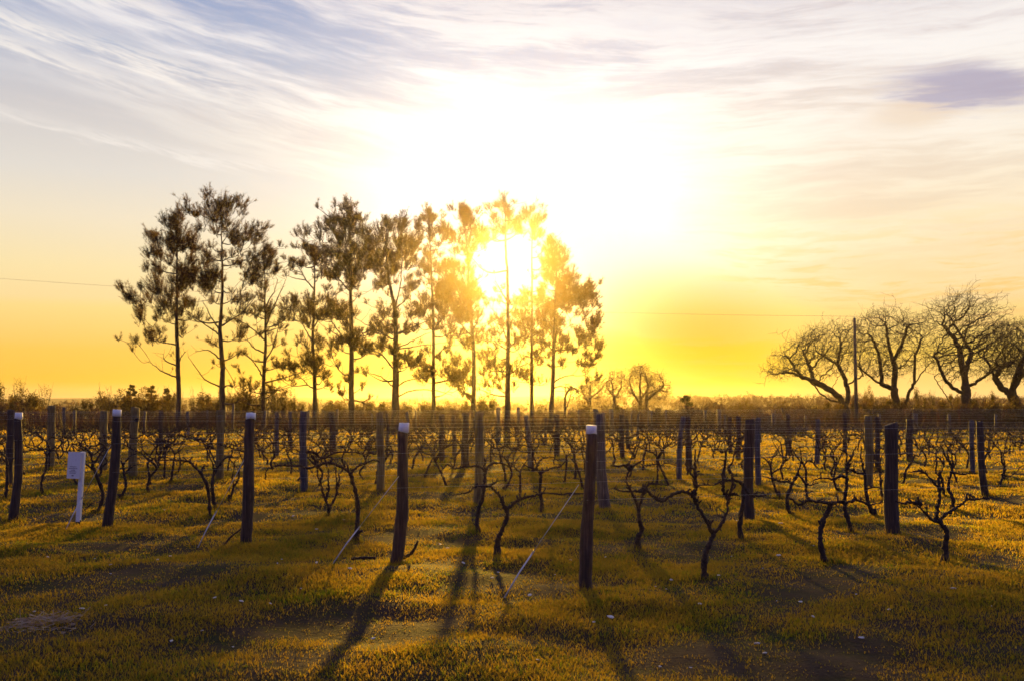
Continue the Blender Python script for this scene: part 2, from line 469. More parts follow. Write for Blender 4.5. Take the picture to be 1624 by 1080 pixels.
# ------------------------------------------------------------------ posts
def post_mesh(mb, base, top, r0, r1, z0=None, z1=None, slant=0.0, sides=14, sag=0.0, rough=0.045):
    """leaning round post; sag bows it sideways"""
    n = 18
    P, Rr = [], []
    ph = rng.uniform(0, 6.28, 3)
    for t in np.linspace(0, 1, n):
        p = np.array(base) * (1 - t) + np.array(top) * t
        p[0] += sag * math.sin(math.pi * t)
        p[0] += 0.012 * math.sin(5 * t + ph[0]) + rng.normal(0, .002); p[1] += 0.010 * math.sin(6 * t + ph[1])
        P.append(p); Rr.append((r0 * (1 - t) + r1 * t) * (1 + 0.04 * math.sin(9 * t + ph[2]) + rng.normal(0, .018)))
    k = mb.n
    mb.tube(P, Rr, sides, True, rough)
    v = mb.v[-1]; v[-sides:, 2] += rng.normal(0, r1 * .10, sides)
    if slant:
        v = mb.v[-1]; top_ring = v[-sides:]
        top_ring[:, 2] += (top_ring[:, 0] - top[0]) * slant
POSTS = [
 # ut,  vt,  ub,  vb,  w,  mat, sag, slant, cap, label
 (30, 654, 22, 822, 14, 'brown', .02, 0, 1, 'white-topped dark end post at the left edge of the photo'),
 (186, 649, 171, 836, 16, 'brown', .02, 0, 1, 'leaning white-topped dark end post just right of the white sign'),
 (398, 654, 389, 864, 18, 'brown', .0, 0, 1, 'straight white-topped dark end post left of the grey post'),
 (641, 670, 627, 887, 19.5, 'brown', .03, 0, 1, 'crooked leaning end post with flaking white top, dead stick at its foot'),
 (938, 674, 930, 931, 20.5, 'brown', -.01, 0, 1, 'nearest and thickest white-topped dark end post, lowest in the photo'),
 (17, 650, 15, 772, 11, 'brown', 0, 0, 0, 'dark brown post half hidden behind the leftmost white-topped post'),
 (83, 643, 79, 742, 12, 'tan', 0, 0, 0, 'sunlit-edged post left of the white sign'),
 (101, 645, 103, 690, 5, 'grey', 0, 0, 0, 'thin grey post between the sign and the post left of it'),
 (166, 651, 163, 746, 12, 'tan', 0, 0, 0, 'tan post just left of the leaning white-topped post'),
 (214, 646, 210, 756, 13, 'tan', 0, 0, 0, 'tan post with a dark knot on its side, right of the leaning white-topped post'),
 (255, 650, 256, 716, 7, 'brown', 0, 0, 0, 'slim dark post in front of the leftmost pine'),
 (298, 652, 298, 692, 5, 'grey', 0, 0, 0, 'thin pale grey post between the two leftmost pines'),
 (349, 650, 349, 763, 12, 'tan', 0, 0, 0, 'tan post in front of the second pine from the left'),
 (439, 654, 439, 722, 7, 'grey', 0, 0, 0, 'dark grey post with a wire coil near its top'),
 (460, 652, 460, 708, 5, 'grey', 0, 0, 0, 'thin grey post between the coiled-wire post and the stout grey post'),
 (481, 652, 482, 777, 12, 'grey', 0, 0, 0, 'stout grey post with a paler streak, third post right of a white top'),
 (527, 653, 528, 722, 10, 'brown', 0, 0, 0, 'brown post behind the wide bowl-shaped vine'),
 (603, 654, 603, 783, 12, 'tan', 0, 0, 0, 'tan post left of the crooked white-topped post'),
 (614, 655, 614, 724, 4, 'brown', 0, 0, 0, 'thin dark post close behind the tan post by the crooked white-topped post'),
 (646, 653, 647, 694, 5, 'grey', 0, 0, 0, 'thin post behind the top of the crooked white-topped post'),
 (700, 656, 701, 733, 9, 'brown', 0, 0, 0, 'brown post, first one right of the crooked white-topped post'),
 (720, 658, 720, 724, 7, 'brown', 0, 0, 0, 'slimmer brown post between two thicker brown posts'),
 (738, 654, 738, 740, 12, 'brown', 0, 0, 0, 'thick brown post close left of the glowing tan post'),
 (761, 654, 758, 798, 14, 'tan', 0, 0, 0, 'tall tan post glowing under the sun near the middle'),
 (791, 655, 791, 702, 5, 'grey', 0, 0, 0, 'thin grey post in the sun path right of the tall tan post'),
 (835, 659, 842, 746, 8, 'grey', .01, 0, 0, 'grey post leaning right in the bright sun path'),
 (865, 662, 866, 704, 5, 'brown', 0, 0, 0, 'thin post in the sun path left of a slim brown post'),
 (883, 657, 884, 725, 9, 'brown', 0, 0, 0, 'brown post left of the nearest white-topped post'),
 (952, 656, 961, 809, 18, 'grey', -.03, 0, 0, 'thick flared grey-brown post right behind the nearest white-topped post'),
 (985, 657, 988, 728, 8, 'brown', 0, 0, 0, 'brown post right of the thick flared post'),
 (994, 660, 995, 714, 6, 'brown', 0, 0, 0, 'slim brown post touching a thicker one in view, right of the flared post'),
 (1012, 656, 1012, 698, 4, 'grey', 0, 0, 0, 'thin pale stake right of the paired brown posts'),
 (1085, 660, 1077, 763, 8, 'grey', -.06, 0, 0, 'bent grey post with a kink, left of a straight brown post'),
 (1091, 659, 1092, 747, 9, 'brown', 0, 0, 0, 'straight brown post beside the bent grey post'),
 (1150, 658, 1150, 694, 4, 'grey', 0, 0, 0, 'thin grey post far behind the Y-shaped front vine'),
 (1157, 662, 1158, 718, 6, 'brown', 0, 0, 0, 'slim brown post left of the wide brown post at right centre'),
 (1171, 660, 1171, 732, 8, 'brown', 0, 0, 0, 'brown post close left of the wide flat-topped brown post'),
 (1188, 665, 1188, 826, 16, 'brown', 0, 0, 0, 'wide flat-topped brown post right of centre'),
 (1202, 662, 1202, 771, 9, 'grey', 0, 0, 0, 'pale grey post close right of the wide flat-topped brown post'),
 (1250, 656, 1251, 721, 7, 'brown', 0, 0, 0, 'weathered post in front of the brush heap'),
 (1297, 664, 1296, 740, 8, 'grey', 0, 0, 0, 'blue-grey post standing alone right of the brush heap'),
 (1340, 655, 1340, 722, 7, 'brown', 0, 0, 0, 'brown post under the leftmost big bare tree'),
 (1378, 659, 1377, 777, 13, 'tan', 0, 0, 0, 'tan post with sunlit rim left of the slant-topped post'),
 (1391, 660, 1392, 746, 8, 'brown', 0, 0, 0, 'dark post between the tan post and the slant-topped post'),
 (1411, 672, 1417, 848, 21, 'brown', .0, .3, 0, 'big dark brown post with a slanting sawn top, at right'),
 (1442, 664, 1443, 730, 11, 'brown', 0, 0, 0, 'brown post right of the slant-topped post'),
 (1541, 666, 1542, 751, 8, 'grey', 0, 0, 0, 'slim grey upright post beside the leaning post at right'),
 (1553, 667, 1567, 791, 11, 'brown', -.05, 0, 0, 'bowed brown post leaning right at the right side'),
]
POST_BASE = []
for (ut, vt, ub, vb, w, mt, sag, slant, capd, lab) in POSTS:
    b = on_ground(ub, vb); t = at_depth(ut, vt, b.y)
    r = w * b.y / F_PX / 2
    POST_BASE.append(b)
    base = np.array((0, 0, -0.08)); top = np.array(t - b)
    mb = MB()
    def ties(parent, ctop):
        for hgt in (.82, 1.20):
            f = hgt / ctop[2]; c_ = np.array(ctop) * f; c_[0] += sag * math.sin(math.pi * f)
            a_ = np.linspace(0, 4 * math.pi, 26); tm = MB()
            tm.tube(np.stack([c_[0] + (r * (1.14 - .22 * f)) * np.cos(a_), c_[1] + (r * (1.14 - .22 * f)) * np.sin(a_), c_[2] + .010 * np.sin(a_ * .5)], -1), .0018, 4, False)
            tm.obj('wire_tie', M['brown'], parent)
    if capd:
        th_ = (13 if vb > 880 else 9) * b.y / F_PX
        cut = top * (1 - th_ / top[2])
        root = empty('trellis_post', b); tag(root, lab, 'post', 'vineyard posts')
        post_mesh(mb, base, cut, r * 1.04, r * 0.82, sag=sag)
        s = mb.obj('shaft', M[mt], root)
        cp = MB()
        cp.tube([cut + (0, 0, .001), cut * .6 + top * .4, top * .985 + cut * .015, top], [r * .835, r * .835, r * .82, r * .74], 14, True, 0.03)
        ties(root, top)
        ring = cp.v[-1]; ring[:14, 2] += rng.uniform(-.022, .006, 14); ring[-14:, 2] += rng.uniform(-.010, .006, 14)
        ring[:14, :2] += (ring[:14, :2] - cut[:2]) * .045
        cp.obj('painted_top', M['white'], root)
    else:
        post_mesh(mb, base, top, r * 1.06, r * (0.74 if w == 18 else 0.95), sag=sag, slant=slant, sides=12 if w > 8 else 8)
        if ub == 210:
            root = empty('trellis_post', b); tag(root, lab, 'post', 'vineyard posts')
            mb.obj('shaft', M[mt], root)
            kb = MB(); kb.tube([(.03, -.03, 1.36), (.10, -.04, 1.37), (.14, -.04, 1.365)], [.05, .06, .03], 8, True, .15); kb.obj('knot', M['vine'], root)
        elif ub == 439:
            root = empty('trellis_post', b); tag(root, lab, 'post', 'vineyard posts')
            mb.obj('shaft', M[mt], root)
            a = np.linspace(0, 4 * math.pi, 40)
            kb = MB(); kb.tube(np.stack([.10 + .11 * np.cos(a), -.10 + .02 * np.sin(3 * a), 1.35 + .12 * np.sin(a)], -1), .012, 4); kb.obj('wire_coil', M['vine'], root)
        else:
            o = mb.obj('trellis_post', M[mt], loc=b); tag(o, lab, 'post', 'vineyard posts')

# ------------------------------------------------------------------ anchor wires from the end posts down to the turf
GUYS = [((918, 768), (800, 942), 4, 'white anchor rod slanting to the turf left of the nearest white-topped post'),
        ((640, 745), (526, 892), 3, 'white anchor rod slanting down left of the crooked white-topped post'),
        ((392, 720), (312, 868), 2, 'white anchor rod slanting down left of the straight white-topped post'),
        ((176, 705), (102, 841), 1, 'white anchor rod slanting to the turf beside the sign post')]
for (a, b, k, lab) in GUYS:
    pb = POST_BASE[k]; e = on_ground(*b); s = at_depth(a[0], a[1], pb.y - 0.02)
    root = empty('anchor_wire', e); tag(root, lab, 'anchor wire', 'anchor wires of the end posts')
    s = s - e
    mb = MB(); mb.tube([(0, 0, -.03), s * .2, s * .38], .0075, 6); mb.obj('rod', M['guy'], root)
    mb = MB(); mb.tube([s * .37, s * .7, s], .0045, 5)
    a_ = np.linspace(0, 30, 80); q = np.array(s)
    mb.tube(np.array([q * (.36 + .03 * t / 30) + np.array((math.cos(t), math.sin(t), 0)) * .009 for t in a_]), .003, 4)
    mb.obj('strand', M['wire'], root)

# ------------------------------------------------------------------ sign by the left posts
b = on_ground(124, 833); Yd = b.y
root = empty('vineyard_sign', b); tag(root, 'white post with a small white notice board, beside the leaning post at left', 'sign')
t = at_depth(132, 716, Yd) - b
mb = MB(); ax = Vector((1, 0, 0)); zt = t.normalized(); yy_ = zt.cross(ax).normalized(); xx_ = yy_.cross(zt)
rot = np.array([xx_, yy_, zt]).T
mb.box(np.array(t) / 2 + np.array((0, 0, .03)), (.029, .028, t.length / 2 - .03), rot); mb.obj('sign_post', M['white'], root, False)
mb = MB(); mb.box((0, 0, .02), (.030, .022, .06), rot); mb.obj('post_foot', M['brown'], root, False)
c = (at_depth(119.5, 737, Yd) - b)
mb = MB(); mb.box(np.array(c) + np.array((.0, -.042, 0)), (.092, .007, .190), rot)
bd = mb.obj('notice_board', M['sign'], root, False)
mb = MB()
for k, (hw, dz_) in enumerate([(.050, -.02), (.062, -.045), (.030, -.070), (.050, -.092), (.045, -.112), (.014, -.148)]):
    mb.box(np.array(c) + np.array(rot) @ np.array((-.008, 0, dz_)) + np.array((0, -.0515, 0)), (hw, .0012, .0035 if k < 5 else .008), rot)
mb.obj('faint_lines', M['ink'], bd, False)

# ------------------------------------------------------------------ vines
ROW = Vector((.93, .368, 0)).normalized(); NRM = Vector((-ROW.y, ROW.x, 0))
def knobbly(mb, pts, r0, r1, sides=7, per=4, spur=0.0, kn=0.13, wob=0.0):
    P = spline(pts, per + 2); kn *= 1.45; spur *= 1.5
    n = len(P)
    if wob: P[1:-1] += rng.normal(0, wob, (n - 2, 3))
    rr = np.linspace(r0, r1, n) * (1 + rng.uniform(-kn, kn * 1.6, n))
    mb.tube(P, rr, sides, True, 0.22)
    if spur:
        L = np.linalg.norm(np.diff(P, axis=0), axis=1).sum()
        for _ in range(int(L * spur)):
            i = rng.integers(1, n - 1); p = P[i]
            up = np.array((rng.normal(0, .5), rng.normal(0, .5), rng.uniform(.1, 1.2))); up /= np.linalg.norm(up)
            l = rng.uniform(.03, .085)
            mb.tube([p, p + up * l * .6 + rng.normal(0, .006, 3), p + up * l + rng.normal(0, .012, 3)], [rr[i] * .75, rr[i] * .55, rr[i] * .5], 5)
VINES = [
 ('bare vine with a wide open Y fork, nearest vine right of centre', [(1117, 919), (1116, 890), (1120, 870), (1132, 848)],
  [[(1132, 848), (1116, 823), (1103, 793), (1103, 770), (1094, 751), (1087, 733)], [(1103, 793), (1094, 783), (1080, 779), (1062, 785), (1048, 794), (1034, 784), (1024, 775), (1010, 777)],
   [(1132, 848), (1142, 831), (1153, 812), (1157, 790), (1164, 784), (1173, 786)], [(1157, 790), (1150, 779), (1145, 768), (1148, 751), (1150, 732), (1148, 712)], [(1157, 790), (1159, 770), (1160, 751), (1156, 740)], [(1103, 770), (1101, 745), (1103, 712)]]),
 ('straight-trunked bare vine just left of the wide flat-topped post', [(1175, 858), (1174, 829), (1178, 796), (1178, 768)],
  [[(1178, 768), (1167, 762), (1145, 762), (1131, 768), (1109, 769)], [(1178, 768), (1190, 785), (1206, 786), (1220, 783)]]),
 ('hook-trunked bare vine with flat T-shaped arms, right of the wide flat-topped post', [(1319, 895), (1306, 884), (1300, 860), (1304, 834), (1314, 811), (1315, 798)],
  [[(1315, 798), (1296, 795), (1280, 793), (1270, 800), (1256, 792), (1249, 790)], [(1315, 798), (1330, 797), (1348, 795), (1355, 790), (1366, 795), (1379, 799), (1400, 796)]]),
 ('tall thin upright bare vine left of the slant-topped post', [(1349, 847), (1345, 832), (1341, 808), (1342, 785), (1344, 759)],
  [[(1344, 759), (1344, 738), (1341, 718), (1330, 711)], [(1344, 759), (1335, 754), (1324, 759), (1309, 758), (1298, 759), (1291, 762)], [(1344, 742), (1352, 722), (1356, 706)]]),
 ('bare vine swinging left then right below the blue-grey post', [(1257, 819), (1250, 803), (1250, 785), (1258, 767)],
  [[(1258, 767), (1266, 751), (1270, 731), (1268, 708)], [(1258, 767), (1252, 764), (1234, 762), (1222, 758), (1208, 754)], [(1266, 751), (1280, 768), (1296, 765)]]),
 ('slim bare vine rising behind the T-armed vine', [(1282, 794), (1279, 770), (1277, 748), (1274, 736)],
  [[(1274, 736), (1284, 730), (1300, 742), (1316, 738)], [(1274, 736), (1262, 722), (1255, 708)]]),
 ('bare vine forking left in front of the blue-grey post gap', [(1235, 784), (1226, 759), (1223, 739)],
  [[(1223, 739), (1215, 728), (1206, 724)], [(1223, 739), (1226, 722), (1235, 710)], [(1226, 750), (1240, 742), (1252, 742)]]),
 ('slanting bare vine between the tan and slant-topped posts', [(1386, 813), (1376, 798), (1372, 775), (1370, 751)],
  [[(1370, 751), (1366, 728), (1366, 708)], [(1370, 751), (1355, 749), (1347, 744), (1338, 746)], [(1372, 775), (1384, 772), (1398, 773)]]),
 ('small arched bare vine right of the blue-grey post', [(1331, 779), (1324, 762), (1326, 741)],
  [[(1326, 741), (1327, 725), (1314, 724), (1302, 720)], [(1326, 741), (1332, 722), (1342, 708)]]),
 ('thin upright bare vine close left of the slant-topped post', [(1401, 793), (1398, 769), (1397, 744)],
  [[(1397, 744), (1398, 726), (1404, 712)], [(1397, 744), (1388, 732), (1380, 730)]]),
 ('bare vine with a knotted head and three spread arms at right front', [(1499, 888), (1500, 865), (1499, 843), (1490, 830), (1485, 823)],
  [[(1487, 826), (1480, 826), (1467, 815), (1457, 805), (1456, 797)], [(1457, 798), (1440, 796), (1430, 798), (1422, 795)], [(1485, 824), (1486, 800), (1489, 775), (1480, 766), (1467, 750), (1452, 747), (1442, 749)],
   [(1490, 826), (1505, 812), (1520, 802), (1532, 792), (1545, 791), (1560, 790), (1574, 788)], [(1489, 775), (1491, 758), (1488, 745)]]),
 ('tall dark bare vine behind the knotted-head vine', [(1511, 808), (1509, 790), (1506, 772), (1509, 748)],
  [[(1509, 748), (1509, 728), (1507, 708)], [(1509, 748), (1525, 752), (1540, 748)], [(1509, 735), (1500, 722), (1494, 706)]]),
 ('bare vine next to the tall dark vine, on its left', [(1499, 790), (1495, 772), (1491, 752)],
  [[(1491, 752), (1495, 735), (1496, 720)], [(1495, 735), (1486, 724), (1482, 742)]]),
 ('low bare vine with looping arms at the right edge', [(1585, 768), (1590, 752), (1592, 738)],
  [[(1592, 738), (1587, 732), (1572, 738)], [(1592, 738), (1597, 755), (1612, 749), (1620, 740), (1632, 735)], [(1592, 738), (1591, 722), (1594, 706)]]),
 ('bare vine with a clear wide Y fork in the front row middle', [(789, 877), (789, 857), (796, 837), (803, 818), (802, 806)],
  [[(802, 806), (797, 796), (790, 782), (778, 771), (770, 769), (756, 771), (746, 779), (732, 783), (718, 785)], [(803, 808), (816, 796), (831, 789), (850, 785), (864, 781), (888, 784), (903, 782), (926, 782)]]),
 ('bare vine in front of the tall tan post, arms spread high', [(758, 844), (757, 828), (760, 808), (766, 780), (769, 760), (770, 746)],
  [[(770, 746), (763, 740), (749, 739), (734, 740), (720, 742), (710, 736), (700, 746)], [(770, 746), (780, 736), (792, 734), (804, 738), (812, 744)], [(767, 772), (780, 768), (790, 762)]]),
 ('bent little bare vine right of the tall tan post', [(799, 777), (807, 763), (811, 751), (810, 739)],
  [[(810, 739), (799, 724), (787, 719), (776, 716)], [(810, 739), (822, 728), (830, 716)]]),
 ('thin upright bare vine in the sun path', [(825, 788), (825, 768), (825, 748)],
  [[(825, 748), (816, 740), (813, 722), (816, 710)], [(825, 748), (836, 730), (848, 724)], [(816, 710), (830, 716), (842, 718)]]),
 ('bare vine with a stout knotted crown left of the nearest white-topped post', [(859, 809), (860, 794), (857, 775), (857, 753), (851, 744)],
  [[(851, 744), (851, 736), (860, 727), (875, 724), (886, 730)], [(851, 744), (836, 739), (828, 733)], [(851, 736), (846, 722), (850, 708)], [(857, 750), (874, 742), (892, 739)]]),
 ('slanting bare vine close left of the nearest white-topped post', [(925, 777), (920, 756), (914, 734)],
  [[(914, 734), (910, 722), (920, 712), (928, 702)], [(914, 734), (904, 726), (900, 714)]]),
 ('short upright bare vine with a flat head near the slim brown post', [(895, 767), (897, 746), (898, 724)],
  [[(898, 724), (893, 710), (887, 702)], [(898, 724), (910, 712), (916, 702)], [(898, 730), (884, 742), (870, 741)]]),
 ('crooked thin bare vine right of the flared post', [(1011, 867), (1011, 855), (1019, 840), (1013, 826), (1013, 807)],
  [[(1013, 807), (1006, 791), (998, 773), (994, 760), (999, 744)], [(1013, 807), (1017, 793), (1021, 778), (1031, 768), (1042, 767), (1060, 769)], [(1021, 779), (1005, 778), (989, 779), (973, 773)], [(1024, 775), (1030, 782), (1038, 789), (1047, 794), (1058, 786)], [(999, 744), (990, 737), (980, 739), (968, 737)], [(999, 744), (1011, 735), (1024, 728)]]),
 ('thin straight bare vine left of the bent grey post', [(1040, 774), (1042, 758), (1042, 740)],
  [[(1042, 740), (1041, 716), (1036, 708)], [(1042, 740), (1056, 734), (1072, 738)], [(1042, 735), (1026, 738), (1014, 734)]]),
 ('stout bare vine with a long flat arm left of the crooked white-topped post', [(565, 856), (566, 836), (568, 804), (563, 773), (555, 751)],
  [[(555, 751), (547, 742), (535, 737), (520, 733), (504, 738), (489, 742), (473, 738), (451, 738), (433, 740), (422, 746), (421, 760)], [(555, 751), (564, 742), (576, 735), (591, 729), (602, 732)]]),
 ('bowl-shaped bare vine branching low like a candelabra', [(520, 823), (521, 812), (521, 804)],
  [[(521, 804), (513, 784), (509, 767), (503, 755), (504, 740)], [(521, 804), (531, 791), (534, 773), (533, 755), (531, 738)], [(517, 792), (522, 774), (520, 758), (521, 742)], [(534, 773), (537, 762), (538, 748)], [(504, 740), (494, 722), (486, 716)], [(487, 716), (500, 718), (513, 727), (533, 717), (560, 717), (576, 720), (593, 718)]]),
 ('curving bare vine whose trunk bends left, nearest the straight white-topped post', [(334, 822), (332, 796), (328, 769), (318, 749)],
  [[(318, 749), (307, 738), (298, 731), (275, 729), (253, 729), (240, 726)], [(318, 749), (322, 740), (330, 738)]]),
 ('upright bare vine touching the left-bending vine', [(345, 811), (340, 796), (336, 771), (340, 749)],
  [[(340, 749), (337, 733), (331, 722)], [(340, 749), (352, 732), (362, 724), (378, 726)]]),
 ('bare vine with a narrow loop in its trunk left of the straight white-topped post', [(364, 790), (368, 780), (371, 771)],
  [[(371, 771), (368, 756), (371, 738), (360, 722)], [(371, 771), (378, 758), (378, 744), (371, 734), (382, 722)]]),
 ('wavy-trunked bare vine alone right of the leaning white-topped post', [(235, 780), (234, 769), (237, 756), (234, 736), (242, 727)],
  [[(242, 727), (233, 720), (222, 707), (214, 704)], [(242, 727), (256, 724), (268, 726), (280, 732)]]),
 ('slim bare vine left of the left-bending vine', [(271, 764), (274, 742), (277, 720)], [[(277, 720), (269, 706), (262, 702)], [(277, 720), (288, 712), (296, 704)]]),
 ('short bare vine close right of a slim vine and left of the second pine', [(280, 752), (286, 736), (283, 713)], [[(283, 713), (290, 704), (302, 708)], [(286, 736), (298, 730), (308, 724)]]),
 ('kinked bare vine left of the white sign', [(67, 784), (66, 762), (73, 742), (74, 722)], [[(74, 722), (69, 714), (55, 707), (40, 705)], [(74, 722), (86, 710), (96, 712)]]),
 ('bare vine half behind the leftmost white-topped post', [(7, 791), (12, 762), (10, 726)], [[(10, 726), (0, 715), (-14, 712)], [(12, 740), (24, 724), (34, 720)]]),
 ('stout slanting bare vine between the sign and the leaning post', [(148, 815), (163, 790), (155, 758), (147, 737)], [[(147, 737), (142, 717), (130, 707), (116, 704)], [(147, 737), (160, 718), (168, 712)], [(150, 745), (136, 736), (128, 730)]]),
 ('bare vine leaning right of the leaning white-topped post', [(189, 789), (199, 772), (197, 752), (195, 737)], [[(195, 737), (188, 724), (180, 722)], [(195, 737), (208, 722), (222, 718)], [(197, 752), (212, 738), (226, 736)]]),
]
make_grass()
TRACED = []
for (lab, trunk, arms) in VINES:
    b = on_ground(*trunk[0]); TRACED.append(b)
    root = empty('grapevine', b); tag(root, lab, 'grapevine', 'bare grapevines')
    off = [0]
    def P3(p, k, n):
        q = on_plane(p[0], p[1], b, NRM) - b
        return q + NRM * (random.uniform(-.03, .03) if 0 < k else 0)
    cache = {}
    def get(p):
        if p not in cache: cache[p] = P3(p, 0 if p == trunk[0] else 1, 0)
        return cache[p]
    mb = MB()
    tp = [get(p) for p in trunk]; tp[0] = tp[0] + Vector((0, 0, -.05))
    s = 1.0 if trunk[0][1] > 800 else 0.85
    knobbly(mb, tp, .031 * s, .021 * s, 9, 5, 3, .12, .003)
    mb.tube([tp[0], tp[0] + Vector((0, 0, .05)), tp[0] + Vector((0, 0, .12))], [.055 * s, .05 * s, .037 * s], 9, False, .15)
    mb.obj('trunk', M['vine'], root)
    for arm in arms:
        mb = MB()
        knobbly(mb, [get(p) for p in arm], .0185 * s, .0065 * s, 7, 5, 9, .16, .004)
        h_ = get(arm[0]); k_ = .026 * s
        mb.tube([h_ - Vector((0, 0, k_)), h_ - Vector((0, 0, k_ * .4)), h_ + Vector((0, 0, k_ * .5)), h_ + Vector((0, 0, k_))], [k_ * .5, k_ * 1.05, k_ * .95, k_ * .4], 7, True, .2)
        mb.obj('arm', M['vine'], root)

def vine_variant(k):
    """trunk and two arms in local coordinates, row along x"""
    r = np.random.default_rng(100 + k)
    h = r.uniform(.48, .72)
    tr = [np.array((0, 0, -.05))]; x = 0; yv = 0
    for z in (.15, .32, .5, h + .05):
        x += r.normal(0, .06); yv += r.normal(0, .03); tr.append(np.array((x, yv, min(z, h))))
    t = MB(); knobbly(t, tr[:4] + [tr[4]], .027, .019, 6, 3, 2)
    arms = []
    for s in (-1, 1):
        a = MB(); p = tr[4].copy(); pts = [p.copy()]
        wire = r.uniform(.72, .9)
        L = r.uniform(.55, .8)
        for i in range(6):
            p = p + np.array((s * L / 6, r.normal(0, .03), (wire - p[2]) * .5 + r.normal(0, .05))); pts.append(p.copy())
        knobbly(a, pts, .016, .009, 6, 3, 9)
        for i in range(r.integers(2, 5)):
            q = pts[r.integers(1, 6)].copy(); cp = [q.copy()]
            hh = r.uniform(.1, .42); dxx = r.normal(0, .12)
            for j in range(3):
                q = q + np.array((dxx / 3 + r.normal(0, .045), r.normal(0, .03), hh / 3)); cp.append(q.copy())
            knobbly(a, cp, .010, .006, 5, 3, 6)
        arms.append(a)
    if r.uniform() < .5:
        a = arms[0]; q = tr[3].copy(); cp = [q.copy()]; s = r.choice((-1, 1))
        for j in range(4):
            q = q + np.array((s * r.uniform(.02, .09), r.normal(0, .03), r.uniform(.1, .17))); cp.append(q.copy())
        knobbly(a, cp, .015, .008, 6, 3, 6)
    return t, arms
variants = []
for k in range(14):
    t, arms = vine_variant(k)
    variants.append((t.mesh('trunk', M['vine']), [a.mesh('arm', M['vine']) for a in arms]))
row0 = Vector((.74, 9.53, 0)); STEP = Vector((-2.08, 1.42, 0))
far_label = 'small bare grapevine in the tangled rows well behind the white-topped posts'
rv = random.Random(5)
NVINE = 0
for r_ in range(3, 17):
    P0 = row0 + STEP * r_
    for k in range(0, 60):
        p = P0 + ROW * (0.6 + 1.5 * k + rv.uniform(-.2, .2)) + NRM * rv.uniform(-.08, .08)
        if p.y < 5 or p.y > 46: continue
        u = 812 + p.x / p.y * F_PX
        if u < -60 or u > 1690: continue
        vb = 640 + H_CAM / p.y * F_PX
        if vb > 772: continue                                   # that near they are traced
        if min((p - q).length for q in TRACED) < .7: continue
        if min((p - q).length for q in POST_BASE) < .25: continue
        if rv.random() < .06: continue
        me_t, me_a = variants[rv.randrange(14)]
        root = empty('grapevine', p); tag(root, far_label, 'grapevine', 'bare grapevines in the far rows')
        root.rotation_euler = (0, 0, math.atan2(ROW.y, ROW.x) + (math.pi if rv.random() < .5 else 0))
        sc = rv.uniform(.88, 1.12); root.scale = (sc, sc, sc)
        o = bpy.data.objects.new('trunk', me_t); o.parent = root; COL.objects.link(o)
        for m_ in me_a:
            o = bpy.data.objects.new('arm', m_); o.parent = root; COL.objects.link(o)
        NVINE += 1
print('far vines', NVINE)

# ------------------------------------------------------------------ trellis wires, one set to a row
ORD = ['nearest', 'second', 'third', 'fourth', 'fifth', 'sixth', 'seventh', 'eighth', 'ninth', 'tenth', 'eleventh', 'twelfth', 'thirteenth', 'fourteenth', 'fifteenth', 'sixteenth']
for r_ in range(0, 16):
    P0 = row0 + STEP * r_
    lo = 0.0
    hi = 60.0
    root = empty('trellis_wires', P0); tag(root, ORD[r_] + ' set of thin trellis wires counted from the front, strung along its vine row', 'trellis wire', 'trellis wires')
    for hgt in ((.82, 1.20, 1.49) if r_ < 6 else (.82, 1.49)):
        mb = MB(); pts = []
        for s in np.linspace(lo, hi, 21):
            q = ROW * s; pts.append((q.x + NRM.x * .07, q.y + NRM.y * .07, hgt + rng.normal(0, .008)))
        mb.tube(pts, .0008, 4); mb.obj('wire', M['wire'], root)

